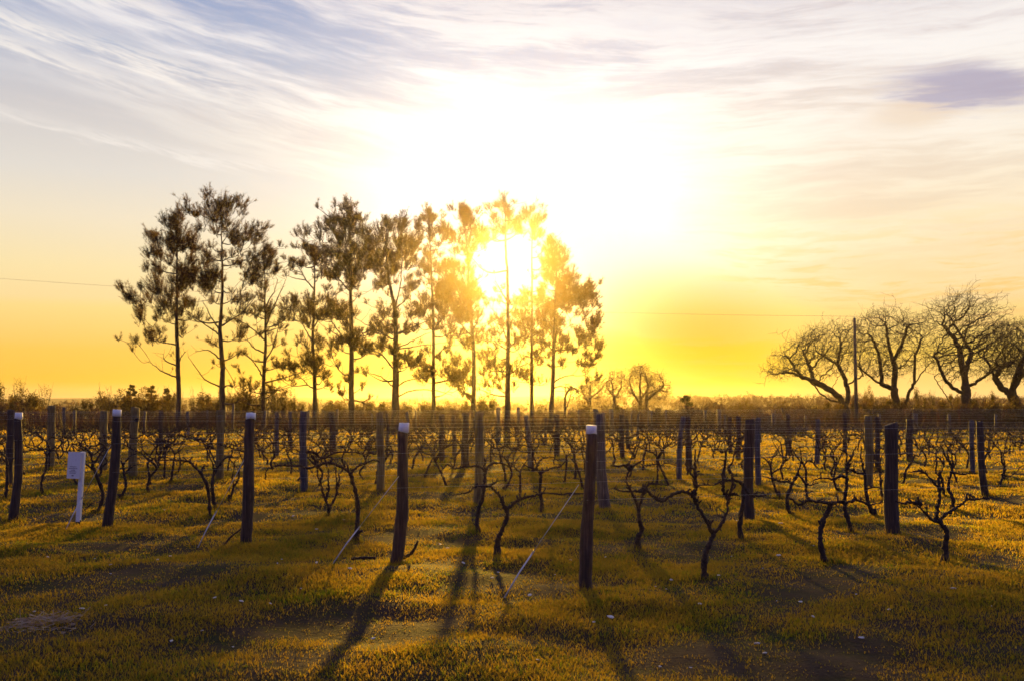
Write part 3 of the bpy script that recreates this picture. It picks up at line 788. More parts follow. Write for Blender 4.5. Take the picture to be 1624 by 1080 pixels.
# ------------------------------------------------------------------ pines
def xf(sc, ou, ov):
    return lambda p: (ou + p[0] * sc, ov + p[1] * sc)
TA, TB, TC = xf(.361, 180, 290), xf(.361, 430, 290), xf(.3612, 660, 290)
PINES = [
 (TA, 61, 'leftmost pine with a lopsided dark crown', [(285, 1130), (285, 900), (280, 750), (275, 600), (275, 400), (275, 250), (270, 140)],
  [(270,150,30),(255,170,25),(290,190,35),(270,230,40),(215,240,35),(180,220,20),(150,260,25),(180,290,30),(235,270,28),(330,230,30),(365,270,25),(320,270,25),(380,330,25),(345,330,25),(300,360,40),(250,340,25),(170,370,20),(160,410,35),(215,380,25),(190,450,40),(260,410,30),(240,480,35),(300,430,35),(210,510,35),(70,460,20),(80,490,25),(110,475,20),(140,530,25),(170,585,30),(230,560,25),(100,650,25),(90,680,20),(140,640,20),(190,630,20),(260,560,22),(320,520,25),(340,560,20),(300,620,20),(210,670,15)],
  [((280,860),(190,820),(130,780)), ((278,800),(220,780),(200,750)), ((281,780),(330,740)), ((279,720),(210,700),(160,690))]),
 (TA, 60, 'second pine from the left, the tallest of the left three with open branches', [(478, 1130), (478, 900), (480, 800), (470, 650), (478, 500), (480, 400), (478, 250), (475, 180)],
  [(470,80,40),(440,110,30),(510,80,30),(490,130,45),(525,60,20),(450,150,30),(370,95,15),(370,130,20),(395,150,18),(410,200,25),(440,200,20),(520,190,30),(560,190,20),(530,240,25),(575,235,22),(600,250,25),(625,160,18),(620,200,22),(640,240,25),(660,230,20),(660,270,18),(610,310,25),(585,300,15),(520,300,15),(540,330,15),(430,310,20),(420,260,15),(375,400,40),(350,430,35),(420,400,40),(450,410,25),(440,450,35),(410,440,30),(330,440,20),(430,500,20),(340,520,20),(350,560,20),(585,390,20),(560,540,30),(590,500,25),(530,500,20),(530,650,25),(560,640,20),(580,520,15),(435,690,15),(555,735,15),(530,790,12),(600,880,15)],
  [((470,670),(390,620),(290,550)), ((470,650),(420,590),(370,510)), ((478,900),(420,860),(370,770)), ((478,780),(430,740),(370,740)), ((480,905),(530,890),(570,900)), ((475,640),(560,560),(640,440))]),
 (TA, 62, 'thin sparse pine third from the left, with a narrow crown', [(660, 1120), (658, 900), (665, 750), (665, 600), (665, 480), (665, 350)],
  [(690,310,25),(700,300,15),(680,340,20),(660,360,20),(625,380,25),(640,410,20),(690,380,15),(720,370,12),(660,440,20),(680,460,15),(640,500,15),(650,540,25),(685,560,20),(620,560,12),(700,600,12),(570,600,15),(730,620,12),(690,690,15),(740,690,12),(590,740,12),(760,790,20),(790,800,15),(720,790,12),(600,870,15),(720,900,15),(620,900,12),(560,880,10),(780,850,12)],
  [((665,640),(700,560),(740,480),(765,430)), ((660,860),(620,800),(570,750)), ((665,560),(700,480),(715,420)), ((665,700),(620,640),(560,600)), ((660,780),(710,720),(750,590)), ((660,750),(620,720),(600,670))]),
 (TB, 63, 'short ragged pine at the left of the right-hand group', [(190, 1120), (193, 850), (185, 700), (190, 550), (192, 400), (185, 290)],
  [(180,270,20),(175,300,25),(200,330,25),(210,360,25),(190,290,20),(120,345,10),(150,360,12),(80,400,10),(75,510,15),(110,500,20),(150,500,30),(130,540,30),(90,540,20),(170,540,25),(210,580,20),(250,460,12),(120,680,15),(140,700,15),(210,690,20),(150,780,25),(210,800,30),(180,780,20),(240,870,15),(70,790,15),(100,800,15),(50,780,12),(20,880,15),(60,850,10),(10,560,12)],
  [((185,700),(140,640),(110,590)), ((190,850),(150,810),(90,800)), ((192,480),(150,420),(120,360)), ((188,640),(230,560),(250,470)), ((192,920),(160,880),(130,840))]),
 (TB, 60, 'broad dense dark-crowned pine with a pointed tip, fifth from the left', [(357, 1120), (350, 900), (348, 700), (345, 500), (347, 350), (340, 200), (335, 80)],
  [(335,70,15),(335,110,22),(315,100,15),(370,140,20),(300,150,25),(340,160,30),(400,150,20),(290,200,25),(330,210,35),(380,200,30),(415,190,20),(270,200,15),(310,250,35),(360,260,40),(410,260,35),(240,240,20),(250,290,35),(280,290,35),(330,300,40),(390,300,40),(430,240,20),(230,320,25),(270,340,30),(350,350,40),(400,350,30),(440,320,25),(240,370,25),(360,390,25),(370,440,20),(250,540,30),(290,560,30),(320,550,25),(330,600,25),(280,520,20),(370,560,15),(260,690,20),(300,710,20),(380,650,15),(420,700,20),(270,740,15),(310,910,15),(370,700,15),(400,880,12),(430,720,15),(230,560,20),(240,680,12)],
  [((345,470),(290,420),(250,380)), ((345,440),(310,360),(280,320)), ((350,720),(300,650),(270,590)), ((350,960),(410,970),(460,1000)), ((350,700),(420,650),(450,640)), ((352,860),(310,830),(280,760))]),
 (TB, 59, 'pine with a forked trunk and long low limbs, in the middle', [(545, 1130), (545, 800), (548, 650), (540, 540), (515, 420), (505, 300), (510, 180)],
  [(510,170,22),(530,190,20),(480,200,25),(500,230,35),(460,240,25),(470,290,35),(510,290,35),(440,330,25),(480,350,35),(520,330,30),(575,190,25),(570,240,30),(610,220,25),(600,270,30),(560,300,30),(640,210,22),(655,200,18),(630,270,25),(610,310,20),(590,340,20),(500,410,25),(480,430,20),(540,380,20),(600,420,20),(620,450,20),(470,520,12),(510,560,22),(490,610,20),(460,640,20),(640,510,25),(600,560,20),(650,560,20),(470,690,20),(440,620,15),(500,720,20),(610,780,20),(650,775,15),(420,720,15),(590,620,15),(630,640,15)],
  [((545,560),(570,450),(578,330),(570,240)), ((545,900),(470,850),(380,820)), ((545,820),(480,750),(360,720)), ((545,900),(600,865),(730,855)), ((545,945),(620,910),(720,912),(800,935)), ((548,740),(620,690),(720,640)), ((548,660),(640,620),(790,550)), ((545,690),(470,650),(360,590)), ((545,560),(590,520),(630,460)), ((545,735),(640,718),(760,705))]),
 (TB, 62, 'slender pine with a small tufted tip right of the forked pine', [(712, 1120), (712, 850), (712, 650), (705, 450), (700, 300), (693, 130)],
  [(685,110,18),(670,150,15),(705,140,18),(660,190,15),(700,210,15),(735,200,10),(700,240,15),(730,260,12),(760,200,18),(770,230,20),(790,220,15),(680,300,15),(740,300,15),(680,350,20),(720,370,20),(770,370,25),(800,350,20),(660,390,20),(690,420,20),(740,420,25),(790,420,25),(730,480,25),(780,480,25),(680,490,20),(800,530,25),(750,550,20),(820,560,20),(670,560,20),(690,610,15),(740,620,20),(800,640,15),(770,800,20),(800,820,20),(740,760,12),(690,790,12),(820,870,15),(650,850,12)],
  [((712,760),(770,720),(820,710)), ((712,640),(760,590),(800,540)), ((712,850),(670,800),(640,780))]),
 (TC, 60, 'golden leaning pine just left of the sun', [(248, 1080), (255, 850), (250, 700), (235, 520), (225, 350), (215, 220), (207, 110)],
  [(207,100,18),(200,130,25),(225,130,22),(215,165,22),(245,180,20),(130,200,20),(150,220,18),(175,240,18),(260,200,20),(290,190,18),(270,240,22),(290,240,20),(200,270,15),(250,270,15),(180,290,12),(235,330,10),(190,350,12),(130,350,15),(160,360,20),(110,370,15),(150,420,20),(240,430,15),(225,450,18),(260,480,15),(290,490,10),(170,500,25),(190,530,20),(130,480,20),(190,590,20),(190,660,12),(230,680,15),(180,780,20),(220,800,25),(200,840,25),(170,860,20),(240,860,20),(210,900,20),(150,830,15),(300,640,15),(280,680,15)],
  [((250,650),(280,580),(290,550)), ((250,680),(210,640),(170,600)), ((230,450),(270,420),(290,400))]),
 (TC, 61, 'golden pine straight below the sun, its crown broken open by the glare', [(398, 1080), (400, 850), (403, 700), (402, 550), (397, 400), (390, 300), (385, 80)],
  [(383,60,15),(385,90,20),(395,120,20),(320,90,14),(335,120,16),(350,150,18),(335,210,15),(345,190,14),(410,170,25),(435,150,18),(440,190,20),(430,230,18),(460,220,18),(320,280,15),(330,300,12),(325,340,12),(300,370,12),(410,250,12),(370,410,10),(430,460,15),(350,460,10),(370,580,20),(375,610,18),(340,650,18),(320,680,15),(440,680,18),(460,700,15),(430,520,12),(330,780,20),(350,800,18),(310,800,20),(440,790,15),(430,880,15),(300,870,20),(340,880,15)],
  [((402,540),(370,470),(345,430)), ((402,590),(440,520),(470,480)), ((400,740),(350,700),(310,680)), ((400,740),(440,690),(490,650)), ((400,860),(450,810),(490,790)), ((400,700),(360,590),(340,560))]),
 (TC, 63, 'golden slim straight pine just right of the sun', [(507, 1080), (507, 800), (508, 600), (507, 450), (505, 350), (508, 170)],
  [(485,125,22),(470,150,18),(510,160,20),(530,160,20),(550,150,14),(520,200,22),(540,220,18),(520,250,15),(515,300,10),(550,320,15),(530,370,15),(500,410,12),(530,400,12),(470,520,15),(460,560,14),(490,540,12),(540,480,15),(530,520,15),(470,600,12),(540,640,15),(530,740,15),(550,780,12),(540,860,12),(470,760,12)],
  [((507,720),(550,690),(590,730)), ((507,640),(470,580),(450,540))]),
 (TC, 60, 'rightmost pine of the row, golden, with a full crown down its right side', [(588, 1080), (600, 850), (603, 700), (607, 550), (612, 400), (600, 270)],
  [(590,250,12),(600,290,20),(575,290,18),(560,330,18),(590,330,22),(640,290,20),(650,320,22),(640,370,22),(610,360,20),(580,400,20),(600,430,22),(650,430,20),(685,390,18),(690,440,20),(665,410,22),(700,485,25),(730,480,22),(735,455,15),(770,450,15),(775,490,18),(780,520,12),(690,500,20),(560,500,22),(580,520,18),(550,460,15),(620,500,15),(740,560,15),(700,570,12),(790,610,18),(770,600,12),(800,630,12),(740,640,20),(710,660,18),(770,660,20),(800,690,20),(790,720,20),(740,690,20),(640,600,15),(570,600,15),(650,690,15),(690,730,15),(560,650,15),(580,750,12),(640,780,15),(720,780,15),(770,780,15),(760,740,15),(800,740,15)],
  [((603,740),(560,700),(520,680)), ((605,640),(640,570),(690,530)), ((603,730),(700,730),(780,700)), ((598,880),(650,850),(760,845)), ((597,920),(640,890),(720,920)), ((605,640),(570,590),(560,540))]),
]
def needles(tips, per, nl, nw, r):
    """tips: (pos, dir, length) shoots with bottle-brush needles -> V, F, A arrays"""
    P = np.array([t[0] for t in tips]); D = np.array([t[1] for t in tips]); L = np.array([t[2] for t in tips])
    n = len(P)
    P = np.repeat(P, per, 0); D = np.repeat(D, per, 0); L = np.repeat(L, per)
    N = n * per
    s = r.uniform(0, 1, N)
    base = P + D * (L * s)[:, None]
    rnd = r.normal(0, 1, (N, 3)); rnd -= D * (rnd * D).sum(1)[:, None]; rnd /= np.linalg.norm(rnd, axis=1)[:, None] + 1e-9
    fw = r.uniform(.45, 1.7, N)
    dr = rnd + D * fw[:, None]; dr /= np.linalg.norm(dr, axis=1)[:, None]
    ln = nl * r.uniform(.6, 1.15, N)
    side = np.cross(dr, r.normal(0, 1, (N, 3))); side /= np.linalg.norm(side, axis=1)[:, None] + 1e-9
    w = nw * r.uniform(.7, 1.3, N)
    V = np.stack([base - side * w[:, None], base + side * w[:, None], base + dr * ln[:, None]], 1).reshape(-1, 3)
    F = np.arange(N * 3).reshape(-1, 3)
    A = np.repeat(np.repeat(r.uniform(0, 1, n), per) * .7 + r.uniform(0, .3, N), 3)
    return V, F, A
def make_pine(T, Yd, lab, trunk, blobs, limbs, seed):
    r = np.random.default_rng(seed)
    b3 = [at_depth(*T(p), Yd) for p in trunk]
    base = Vector((b3[0].x, Yd, 0))
    root = empty('pine_tree', base); tag(root, lab, 'pine', 'pines in a row behind the vineyard')
    tp = [np.array(p - base) for p in b3]; tp[0] = np.array((tp[0][0], 0, -.1))
    sp_ = spline(tp, 8)
    sp_[1:, :2] += np.cumsum(r.normal(0, .008, (len(sp_) - 1, 2)), 0)
    hh = sp_[:, 2] / sp_[-1][2]
    r0 = (.165, .195, .14, .155, .195, .25, .14, .16, .19, .13, .17)[seed - 100]
    rad = r0 * (1 - hh) ** 1.0 * .92 + .022
    rad[0] *= 1.25
    tb = MB(); tb.tube(sp_, rad * (1 + r.uniform(-.05, .05, len(rad))), 10, True, .05)
    tb.obj('trunk', M['bark'], root)
    # nodes twigs may start from: trunk and limbs
    nodes = [p for p in sp_ if p[2] > 1.5]; nrad = [.05 + .02 * (1 - p[2] / sp_[-1][2]) for p in nodes]; dist = [0.0] * len(nodes)
    br = MB(); tips = []
    for lb in limbs:
        pts = [np.array(at_depth(*T(p), Yd) - base) for p in lb]
        dyv = r.normal(0, .9); rr0 = .055 if len(lb) > 2 else .04
        i0 = int(np.argmin([np.linalg.norm(q[[0, 2]] - pts[0][[0, 2]]) for q in sp_])); pts[0] = sp_[i0].copy()
        for k, p in enumerate(pts): p[1] = pts[0][1] + dyv * (k / (len(pts) - 1))
        S = spline(pts, 6); S[1:] += r.normal(0, .02, (len(S) - 1, 3))
        L = len(S)
        rr = np.linspace(rr0, .013, L); br.tube(S, rr, 6, True, .05)
        for k in range(3, L): nodes.append(S[k]); nrad.append(rr[k]); dist.append(np.linalg.norm(S[k] - S[0]))
        # bare twiglets
        for k in range(4):
            q = S[r.integers(L // 3, L)]; d = (S[-1] - S[0]) / np.linalg.norm(S[-1] - S[0]) + r.normal(0, .5, 3) + np.array((0, 0, .3)); d *= r.uniform(.25, .6)
            br.tube([q, q + d * .5 + r.normal(0, .03, 3), q + d], [.010, .008, .005], 4)
    trx = lambda z: np.array([np.interp(z, sp_[:, 2], sp_[:, 0]), np.interp(z, sp_[:, 2], sp_[:, 1])])
    fill = (0, 0, 4, 16, 12, 18, 18, 26, 14, 22, 26)[seed - 100]
    blobs = list(blobs)
    for _ in range(fill):
        for _t in range(20):
            q = blobs[r.integers(len(blobs))]; q = (q[0] + r.normal(0, 38), q[1] + r.normal(20, 45), r.uniform(10, 19))
            if 330 < q[1] < 880 and not (seed == 108 and 330 < q[0] < 500 and q[1] < 480): blobs.append(q); break
    if seed in (107, 109, 110):  # extra tufts added so these crowns shade the foreground more
        x0_, x1_ = {107: (110, 300), 109: (450, 600), 110: (540, 770)}[seed]
        for _ in range({107: 14, 109: 9, 110: 18}[seed]): blobs.append((r.uniform(x0_, x1_), r.uniform(430, 640), r.uniform(14, 22)))
    blobs.append((trunk[-1][0], trunk[-1][1] + 8, 15))
    order = sorted(blobs, key=lambda b_: abs(T(b_)[0] - T(trunk[-1])[0]))
    centres = []
    for (bu, bv, brd) in order:
        c = np.array(at_depth(*T((bu, bv)), Yd) - base)
        c2 = trx(c[2]); off = abs(c[0] - c2[0])
        c[1] = c2[1] + r.normal(0, .35 + off * .55)
        rad_ = brd * .361 * Yd / F_PX * 1.15
        centres.append((c, rad_))
        for _ in range(1):
            centres.append((c + r.normal(0, 1, 3) * np.array((rad_ * 1.5 + .12, rad_ * 1.5 + .2, rad_ * 1.2 + .1)), rad_ * r.uniform(.4, .75)))
    # a few extra tufts on the near and far side of the crown
    zs = [c[0][2] for c in centres]
    for _ in range(len(centres) // 6):
        c, rd = centres[r.integers(len(centres))]
        c2 = trx(c[2]); off = abs(c[0] - c2[0])
        n_ = np.array((c2[0] + (c[0] - c2[0]) * r.uniform(.1, .7), c2[1] + r.choice((-1, 1)) * (off * .8 + .4), c[2] + r.normal(0, .2)))
        centres.append((n_, rd * .8))
    keep = []
    for c, rd in centres:
        w_ = base + Vector(c); pu, pv = 812 + w_.x / w_.y * F_PX, 640 - (w_.z - H_CAM) / w_.y * F_PX
        if (pu - 812) ** 2 + (pv - 408) ** 2 > (44 + rd * 14) ** 2 and pu < 952: keep.append((c - np.array((0, 0, .20)), rd))  # tufts round the sun left out, a gap shaped for its glare
    centres = keep
    for c, rd in centres:
        # join on to the nearest node that lies lower or further in
        N_ = np.array(nodes); dv = c - N_
        dd = np.linalg.norm(dv, axis=1) * 1.0 + np.clip(N_[:, 2] - c[2] + .25 * np.abs(dv[:, 0]), 0, None) * 3.0 + np.array(dist) * .12
        i = int(np.argmin(dd)); a = N_[i]
        L = np.linalg.norm(c - a)
        mid = (a + c) / 2 + np.array((0, 0, -.10 * L)) + r.normal(0, .05 * L, 3)
        S = spline([a, mid, c], 4)
        rr = np.linspace(min(nrad[i], .026 + .022 * L), .014, len(S)); br.tube(S, rr, 5, True)
        for k in range(2, len(S)): nodes.append(S[k]); nrad.append(rr[k]); dist.append(dist[i] + L * k / len(S))
        ns = max(4, int((21 if seed in (104, 105, 107, 110) else 16) * (rd / .3) ** 1.5))
        out = np.array((c[0] - trx(c[2])[0], c[1] - trx(c[2])[1], 0)); out /= np.linalg.norm(out) + .5
        for _ in range(ns):
            o = r.normal(0, 1, 3); o /= np.linalg.norm(o)
            d = np.array((0, 0, 1.35)) + out * .6 + o * .65; d /= np.linalg.norm(d)
            p = c + o * np.array((1, 1, 1.25)) * rd * r.uniform(.1, 1.0) - np.array((0, 0, .40 * rd))
            l = (.18 + rd * .85) * r.uniform(.5, 1.25)
            tips.append((p, d, l))
            br.tube([c - (c - p) * .1, p, p + d * l * .8], [.014, .012, .006], 3, False)
    # thin bare twigs through the crown
    for _ in range(90):
        i = r.integers(len(nodes)); q = nodes[i]; a = r.uniform(0, 6.28)
        d = np.array((math.cos(a), math.sin(a), r.uniform(.1, .9))) * r.uniform(.35, 1.0)
        br.tube([q, q + d * .5 + np.array((0, 0, -.06)), q + d + r.normal(0, .06, 3)], [.015, .011, .007], 3, False)
        if r.uniform() < .5: tips.append((q + d * .75, d / np.linalg.norm(d) * .8 + np.array((0, 0, .2)), .22))
    br.obj('branches', M['bark'], root)
    V, F, A = needles(tips, 32, .22, .0070, r)
    tris_obj('needles', V, F, M['needle'], root, A)
for k, (T, Yd, lab, trunk, blobs, limbs) in enumerate(PINES):
    make_pine(T, Yd, lab, trunk, blobs, limbs, 100 + k)

# ------------------------------------------------------------------ bare trees: traced limbs, then twigs grown into the crown
def inside(poly, p):
    x, y = p; c = False; j = len(poly) - 1
    for i in range(len(poly)):
        xi, yi = poly[i]; xj, yj = poly[j]
        if (yi > y) != (yj > y) and x < (xj - xi) * (y - yi) / (yj - yi) + xi: c = not c
        j = i
    return c
def make_bare(T, Yd, lab, limbs, poly, seed, natt=13000, step=.19, thick=1.0, group='big bare trees at right', depth=2.6, tipr=.0055, name='bare_tree', cat='bare tree', mat='twig'):
    r = np.random.default_rng(seed)
    base = at_depth(*T(limbs[0][0]), Yd); base.z = 0
    root = empty(name, base); tag(root, lab, cat, group)
    pos, par = [], []
    def add(p, q): pos.append(np.array(p, float)); par.append(q); return len(pos) - 1
    add((0, 0, -.1), -1)
    limb_nodes = set([0])
    dyl = {}
    for li, lb in enumerate(limbs):
        pts = [np.array(at_depth(*T(p), Yd) - base) for p in lb]
        if li == 0: start = 0
        else: start = int(np.argmin([np.linalg.norm(q[[0, 2]] - pts[0][[0, 2]]) for q in pos]))
        y0 = pos[start][1]; dyv = r.normal(0, depth * .55)
        for k, p in enumerate(pts): p[1] = y0 + dyv * (k / (len(pts) - 1)) ** 1.2
        pts[0] = pos[start]
        S = spline(pts, 5); S[1:] += r.normal(0, .03, (len(S) - 1, 3))
        q = start
        for p in S[1:]:
            q = add(p, q); limb_nodes.add(q)
    # attractors
    us_ = [p[0] for p in poly]; vs_ = [p[1] for p in poly]
    att = []
    lobes = []
    while len(lobes) < 16:
        p = (r.uniform(min(us_), max(us_)), r.uniform(min(vs_), max(vs_)))
        if inside(poly, p): lobes.append(p)
    su, sv = (max(us_) - min(us_)) * .085, (max(vs_) - min(vs_)) * .085
    while len(att) < natt:
        q = lobes[r.integers(16)]
        p = (r.normal(q[0], su), r.normal(q[1], sv)) if r.uniform() < .7 else (r.uniform(min(us_), max(us_)), r.uniform(min(vs_), max(vs_)))
        if not inside(poly, p) and r.uniform() > .04: continue
        a = np.array(at_depth(*T(p), Yd) - base); a[1] = r.normal(0, depth * .55)
        if a[2] > .8: att.append(a)
    att = np.array(att)
    P = np.array(pos); org = np.array((0, 0, 2.2))
    for it in range(60):
        d = np.linalg.norm(att[:, None] - P[None], axis=2)
        nn = d.argmin(1); dm = d[np.arange(len(att)), nn]
        keep = dm > step * 1.3
        att = att[keep]; nn = nn[keep]; dm = dm[keep]
        if len(att) == 0: break
        act = dm < 3.2
        new = []
        for i in np.unique(nn[act]):
            v = att[(nn == i) & act] - P[i]; v = (v / np.linalg.norm(v, axis=1)[:, None]).sum(0)
            v = v / (np.linalg.norm(v) + 1e-6) + r.normal(0, .48, 3) + (P[i] - org) / (np.linalg.norm(P[i] - org) + 1e-6) * .15; v /= np.linalg.norm(v)
            new.append((P[i] + v * step, i))
        if not new: break
        for p, i in new: add(p, i)
        P = np.array(pos)
    # little end twigs
    n0 = len(pos); kids = np.zeros(n0, int)
    for i in range(1, n0): kids[par[i]] += 1
    for i in range(n0):
        if kids[i] == 0:
            d = pos[i] - pos[par[i]]; d /= np.linalg.norm(d) + 1e-6
            for _ in range(3):
                e = d + r.normal(0, .55, 3) + np.array((0, 0, .2)); e *= step * r.uniform(.7, 1.6)
                j = add(pos[i] + e, i)
                if r.uniform() < .5: add(pos[j] + (e + r.normal(0, .4, 3) * step) * .8, j)
    n = len(pos); w = np.zeros(n)
    kids = np.zeros(n, int)
    for i in range(1, n): kids[par[i]] += 1
    w[kids == 0] = tipr ** 2.0
    for i in range(n - 1, 0, -1): w[par[i]] += w[i]
    # parents always come before children, so one backward pass has summed all
    rad = w ** (1 / 2.0) * thick
    ch = [[] for _ in range(n)]
    for i in range(1, n): ch[par[i]].append(i)
    tb, cb = MB(), MB()
    stack = [(0, None)]
    done = []
    while stack:
        i, prev = stack.pop()
        path = [i] if prev is None else [prev, i]
        j = i
        while ch[j]:
            c = sorted(ch[j], key=lambda k: -rad[k])
            for k in c[1:]: stack.append((k, j))
            j = c[0]; path.append(j)
        done.append(path)
    for path in done:
        rr = [min(rad[k], rad[path[1]] * 1.1) if q == 0 and path[0] != 0 else rad[k] for q, k in enumerate(path)]
        pts = [pos[k] for k in path]
        big = rr[0] > .09
        if path[0] == 0: rr[0] *= 1.35
        (tb if big else cb).tube(pts, rr, 8 if big else (5 if rr[0] > .04 else 3), False, .06 if big else 0)
    tb.obj('trunk', M[mat], root); cb.obj('crown', M[mat], root)
TD, TE = xf(.2734, 1180, 440), xf(.2586, 860, 540)
make_bare(TD, 80, 'wide bare tree leaning far left, leftmost of the big bare trees',
  [[(592, 860), (590, 770), (570, 725), (545, 685), (480, 640), (400, 600), (330, 575), (270, 550), (200, 560), (150, 560)], [(570, 725), (500, 705), (460, 670), (440, 625), (380, 560)],
   [(590, 770), (610, 690), (610, 620), (600, 560), (575, 500), (530, 460), (480, 420)], [(610, 620), (660, 590), (700, 570)], [(330, 575), (280, 500), (230, 430)], [(400, 600), (400, 520), (370, 420)], [(575, 500), (600, 420), (610, 330)]],
  [(100, 540), (160, 450), (300, 360), (440, 265), (600, 245), (650, 260), (680, 400), (700, 560), (600, 560), (450, 580), (300, 560), (180, 580)], 11, natt=3000, thick=1.1)
make_bare(TD, 78, 'twin-trunked round-topped bare tree right of the utility pole',
  [[(890, 860), (885, 740), (870, 650), (875, 560), (870, 500), (840, 400), (830, 330), (820, 260)], [(870, 650), (800, 620), (740, 580), (680, 530), (650, 500)], [(875, 540), (920, 510), (960, 450)], [(800, 620), (790, 520), (770, 420), (720, 330)],
   [(888, 790), (930, 740), (960, 650), (1000, 590), (1050, 520), (1080, 480)], [(985, 610), (985, 490), (1000, 430), (1040, 350)], [(870, 480), (900, 380), (910, 290)]],
  [(650, 260), (770, 185), (860, 180), (940, 225), (1060, 225), (1115, 340), (1090, 470), (1000, 560), (900, 560), (800, 590), (650, 520)], 12, natt=3000, thick=1.1)
make_bare(TD, 76, 'tallest and darkest of the big bare trees, with a domed crown',
  [[(1300, 860), (1300, 740), (1310, 640), (1320, 560), (1370, 450), (1400, 410), (1500, 360)], [(1310, 620), (1290, 500), (1280, 420), (1240, 340), (1180, 270)], [(1310, 640), (1400, 590), (1470, 550), (1530, 500)],
   [(1300, 680), (1220, 640), (1160, 590), (1110, 520), (1060, 450)], [(1380, 430), (1350, 350), (1310, 260), (1280, 180)], [(1300, 780), (1200, 740), (1150, 690), (1090, 630), (1040, 580)], [(1345, 350), (1400, 260), (1420, 190)]],
  [(1070, 200), (1130, 125), (1270, 85), (1400, 135), (1460, 190), (1470, 260), (1560, 330), (1540, 480), (1400, 560), (1200, 600), (1050, 460), (1120, 330)], 13, natt=3200, thick=1.2)
make_bare(TD, 79, 'bare tree cut off by the right edge of the photo',
  [[(1600, 860), (1590, 750), (1560, 680), (1510, 640), (1480, 580), (1440, 490), (1390, 440)], [(1560, 680), (1555, 600), (1560, 500), (1600, 400)], [(1560, 660), (1620, 560), (1700, 500)], [(1480, 575), (1530, 520), (1620, 490)]],
  [(1440, 300), (1560, 255), (1640, 265), (1800, 350), (1800, 560), (1620, 620), (1480, 560), (1420, 420)], 14, natt=13000, thick=1.1)
GB = 'small golden bare trees right of the pines'
make_bare(TE, 92, 'small golden bare tree close right of the pines', [[(440, 520), (445, 400), (440, 330), (430, 260), (420, 210)], [(445, 360), (480, 300), (490, 230)], [(442, 340), (400, 290), (390, 250)]],
  [(385, 220), (430, 175), (480, 180), (520, 240), (510, 340), (440, 360), (390, 330)], 21, natt=1300, group=GB, tipr=.013, thick=.42, step=.16, mat='glaretwig')
make_bare(TE, 94, 'broad golden bare tree with a domed crown right of the pines', [[(600, 520), (600, 400), (595, 320), (590, 230), (590, 180)], [(598, 380), (540, 300), (530, 220)], [(598, 360), (640, 300), (630, 200)]],
  [(510, 230), (540, 165), (600, 150), (650, 180), (660, 300), (640, 360), (560, 360), (510, 320)], 22, natt=2000, group=GB, tipr=.013, thick=.42, step=.16, mat='glaretwig')
make_bare(TE, 93, 'golden bare tree at the right end of the small golden trees', [[(640, 520), (638, 400), (650, 320), (670, 240)], [(640, 370), (700, 310), (740, 270)], [(650, 320), (720, 300), (770, 310)]],
  [(640, 190), (690, 190), (740, 240), (785, 290), (770, 340), (700, 370), (640, 350)], 23, natt=1700, group=GB, tipr=.013, thick=.42, step=.16, mat='glaretwig')
make_bare(TE, 90, 'thin golden bare sapling low behind the rightmost pine', [[(280, 520), (290, 400), (300, 330), (310, 260)], [(290, 380), (250, 320), (230, 280)], [(295, 360), (350, 310), (380, 270)]],
  [(220, 270), (280, 230), (360, 240), (390, 300), (350, 370), (260, 370)], 24, natt=1400, group=GB, tipr=.013, thick=.42, step=.16, mat='glaretwig')
make_bare(TE, 70, 'dead broken tree with a drooping branch, beside the rightmost pine', [[(140, 520), (138, 440), (142, 350), (145, 265)], [(142, 330), (180, 285), (230, 310)], [(138, 440), (170, 370), (195, 300)]],
  [(130, 250), (200, 280), (240, 320), (220, 340), (150, 330)], 25, natt=40, group=GB, tipr=.012)

# ------------------------------------------------------------------ utility pole and its line
Yp = 77
b = Vector((at_depth(1358, 655, Yp).x, Yp, 0)); t = at_depth(1355, 505, Yp) - b
root = empty('utility_pole', b); tag(root, 'tall thin utility pole standing between the bare trees', 'utility pole')
mb = MB(); mb.tube([(0, 0, -.1), np.array(t) * .5, np.array(t)], [.155, .125, .10], 10); mb.obj('pole', M['grey'], root)
mb = MB(); mb.tube([np.array(t) + (0, 0, 0), np.array(t) + (0, 0, .16)], [.035, .03], 6); mb.obj('insulator', M['stone'], root)
top = b + t + Vector((0, 0, .14))
A0 = at_depth(1065, 498, 90); B0 = at_depth(190, 455, 96); C0 = at_depth(-60, 438, 96)
mb = MB(); ctrl = [top, A0, at_depth(700, 487, 94), B0, C0]
mb.tube(spline(ctrl, 12), .009, 4)
o = mb.obj('power_line', M['stake']); tag(o, 'thin power line running left from the utility pole across the sky', 'power line')

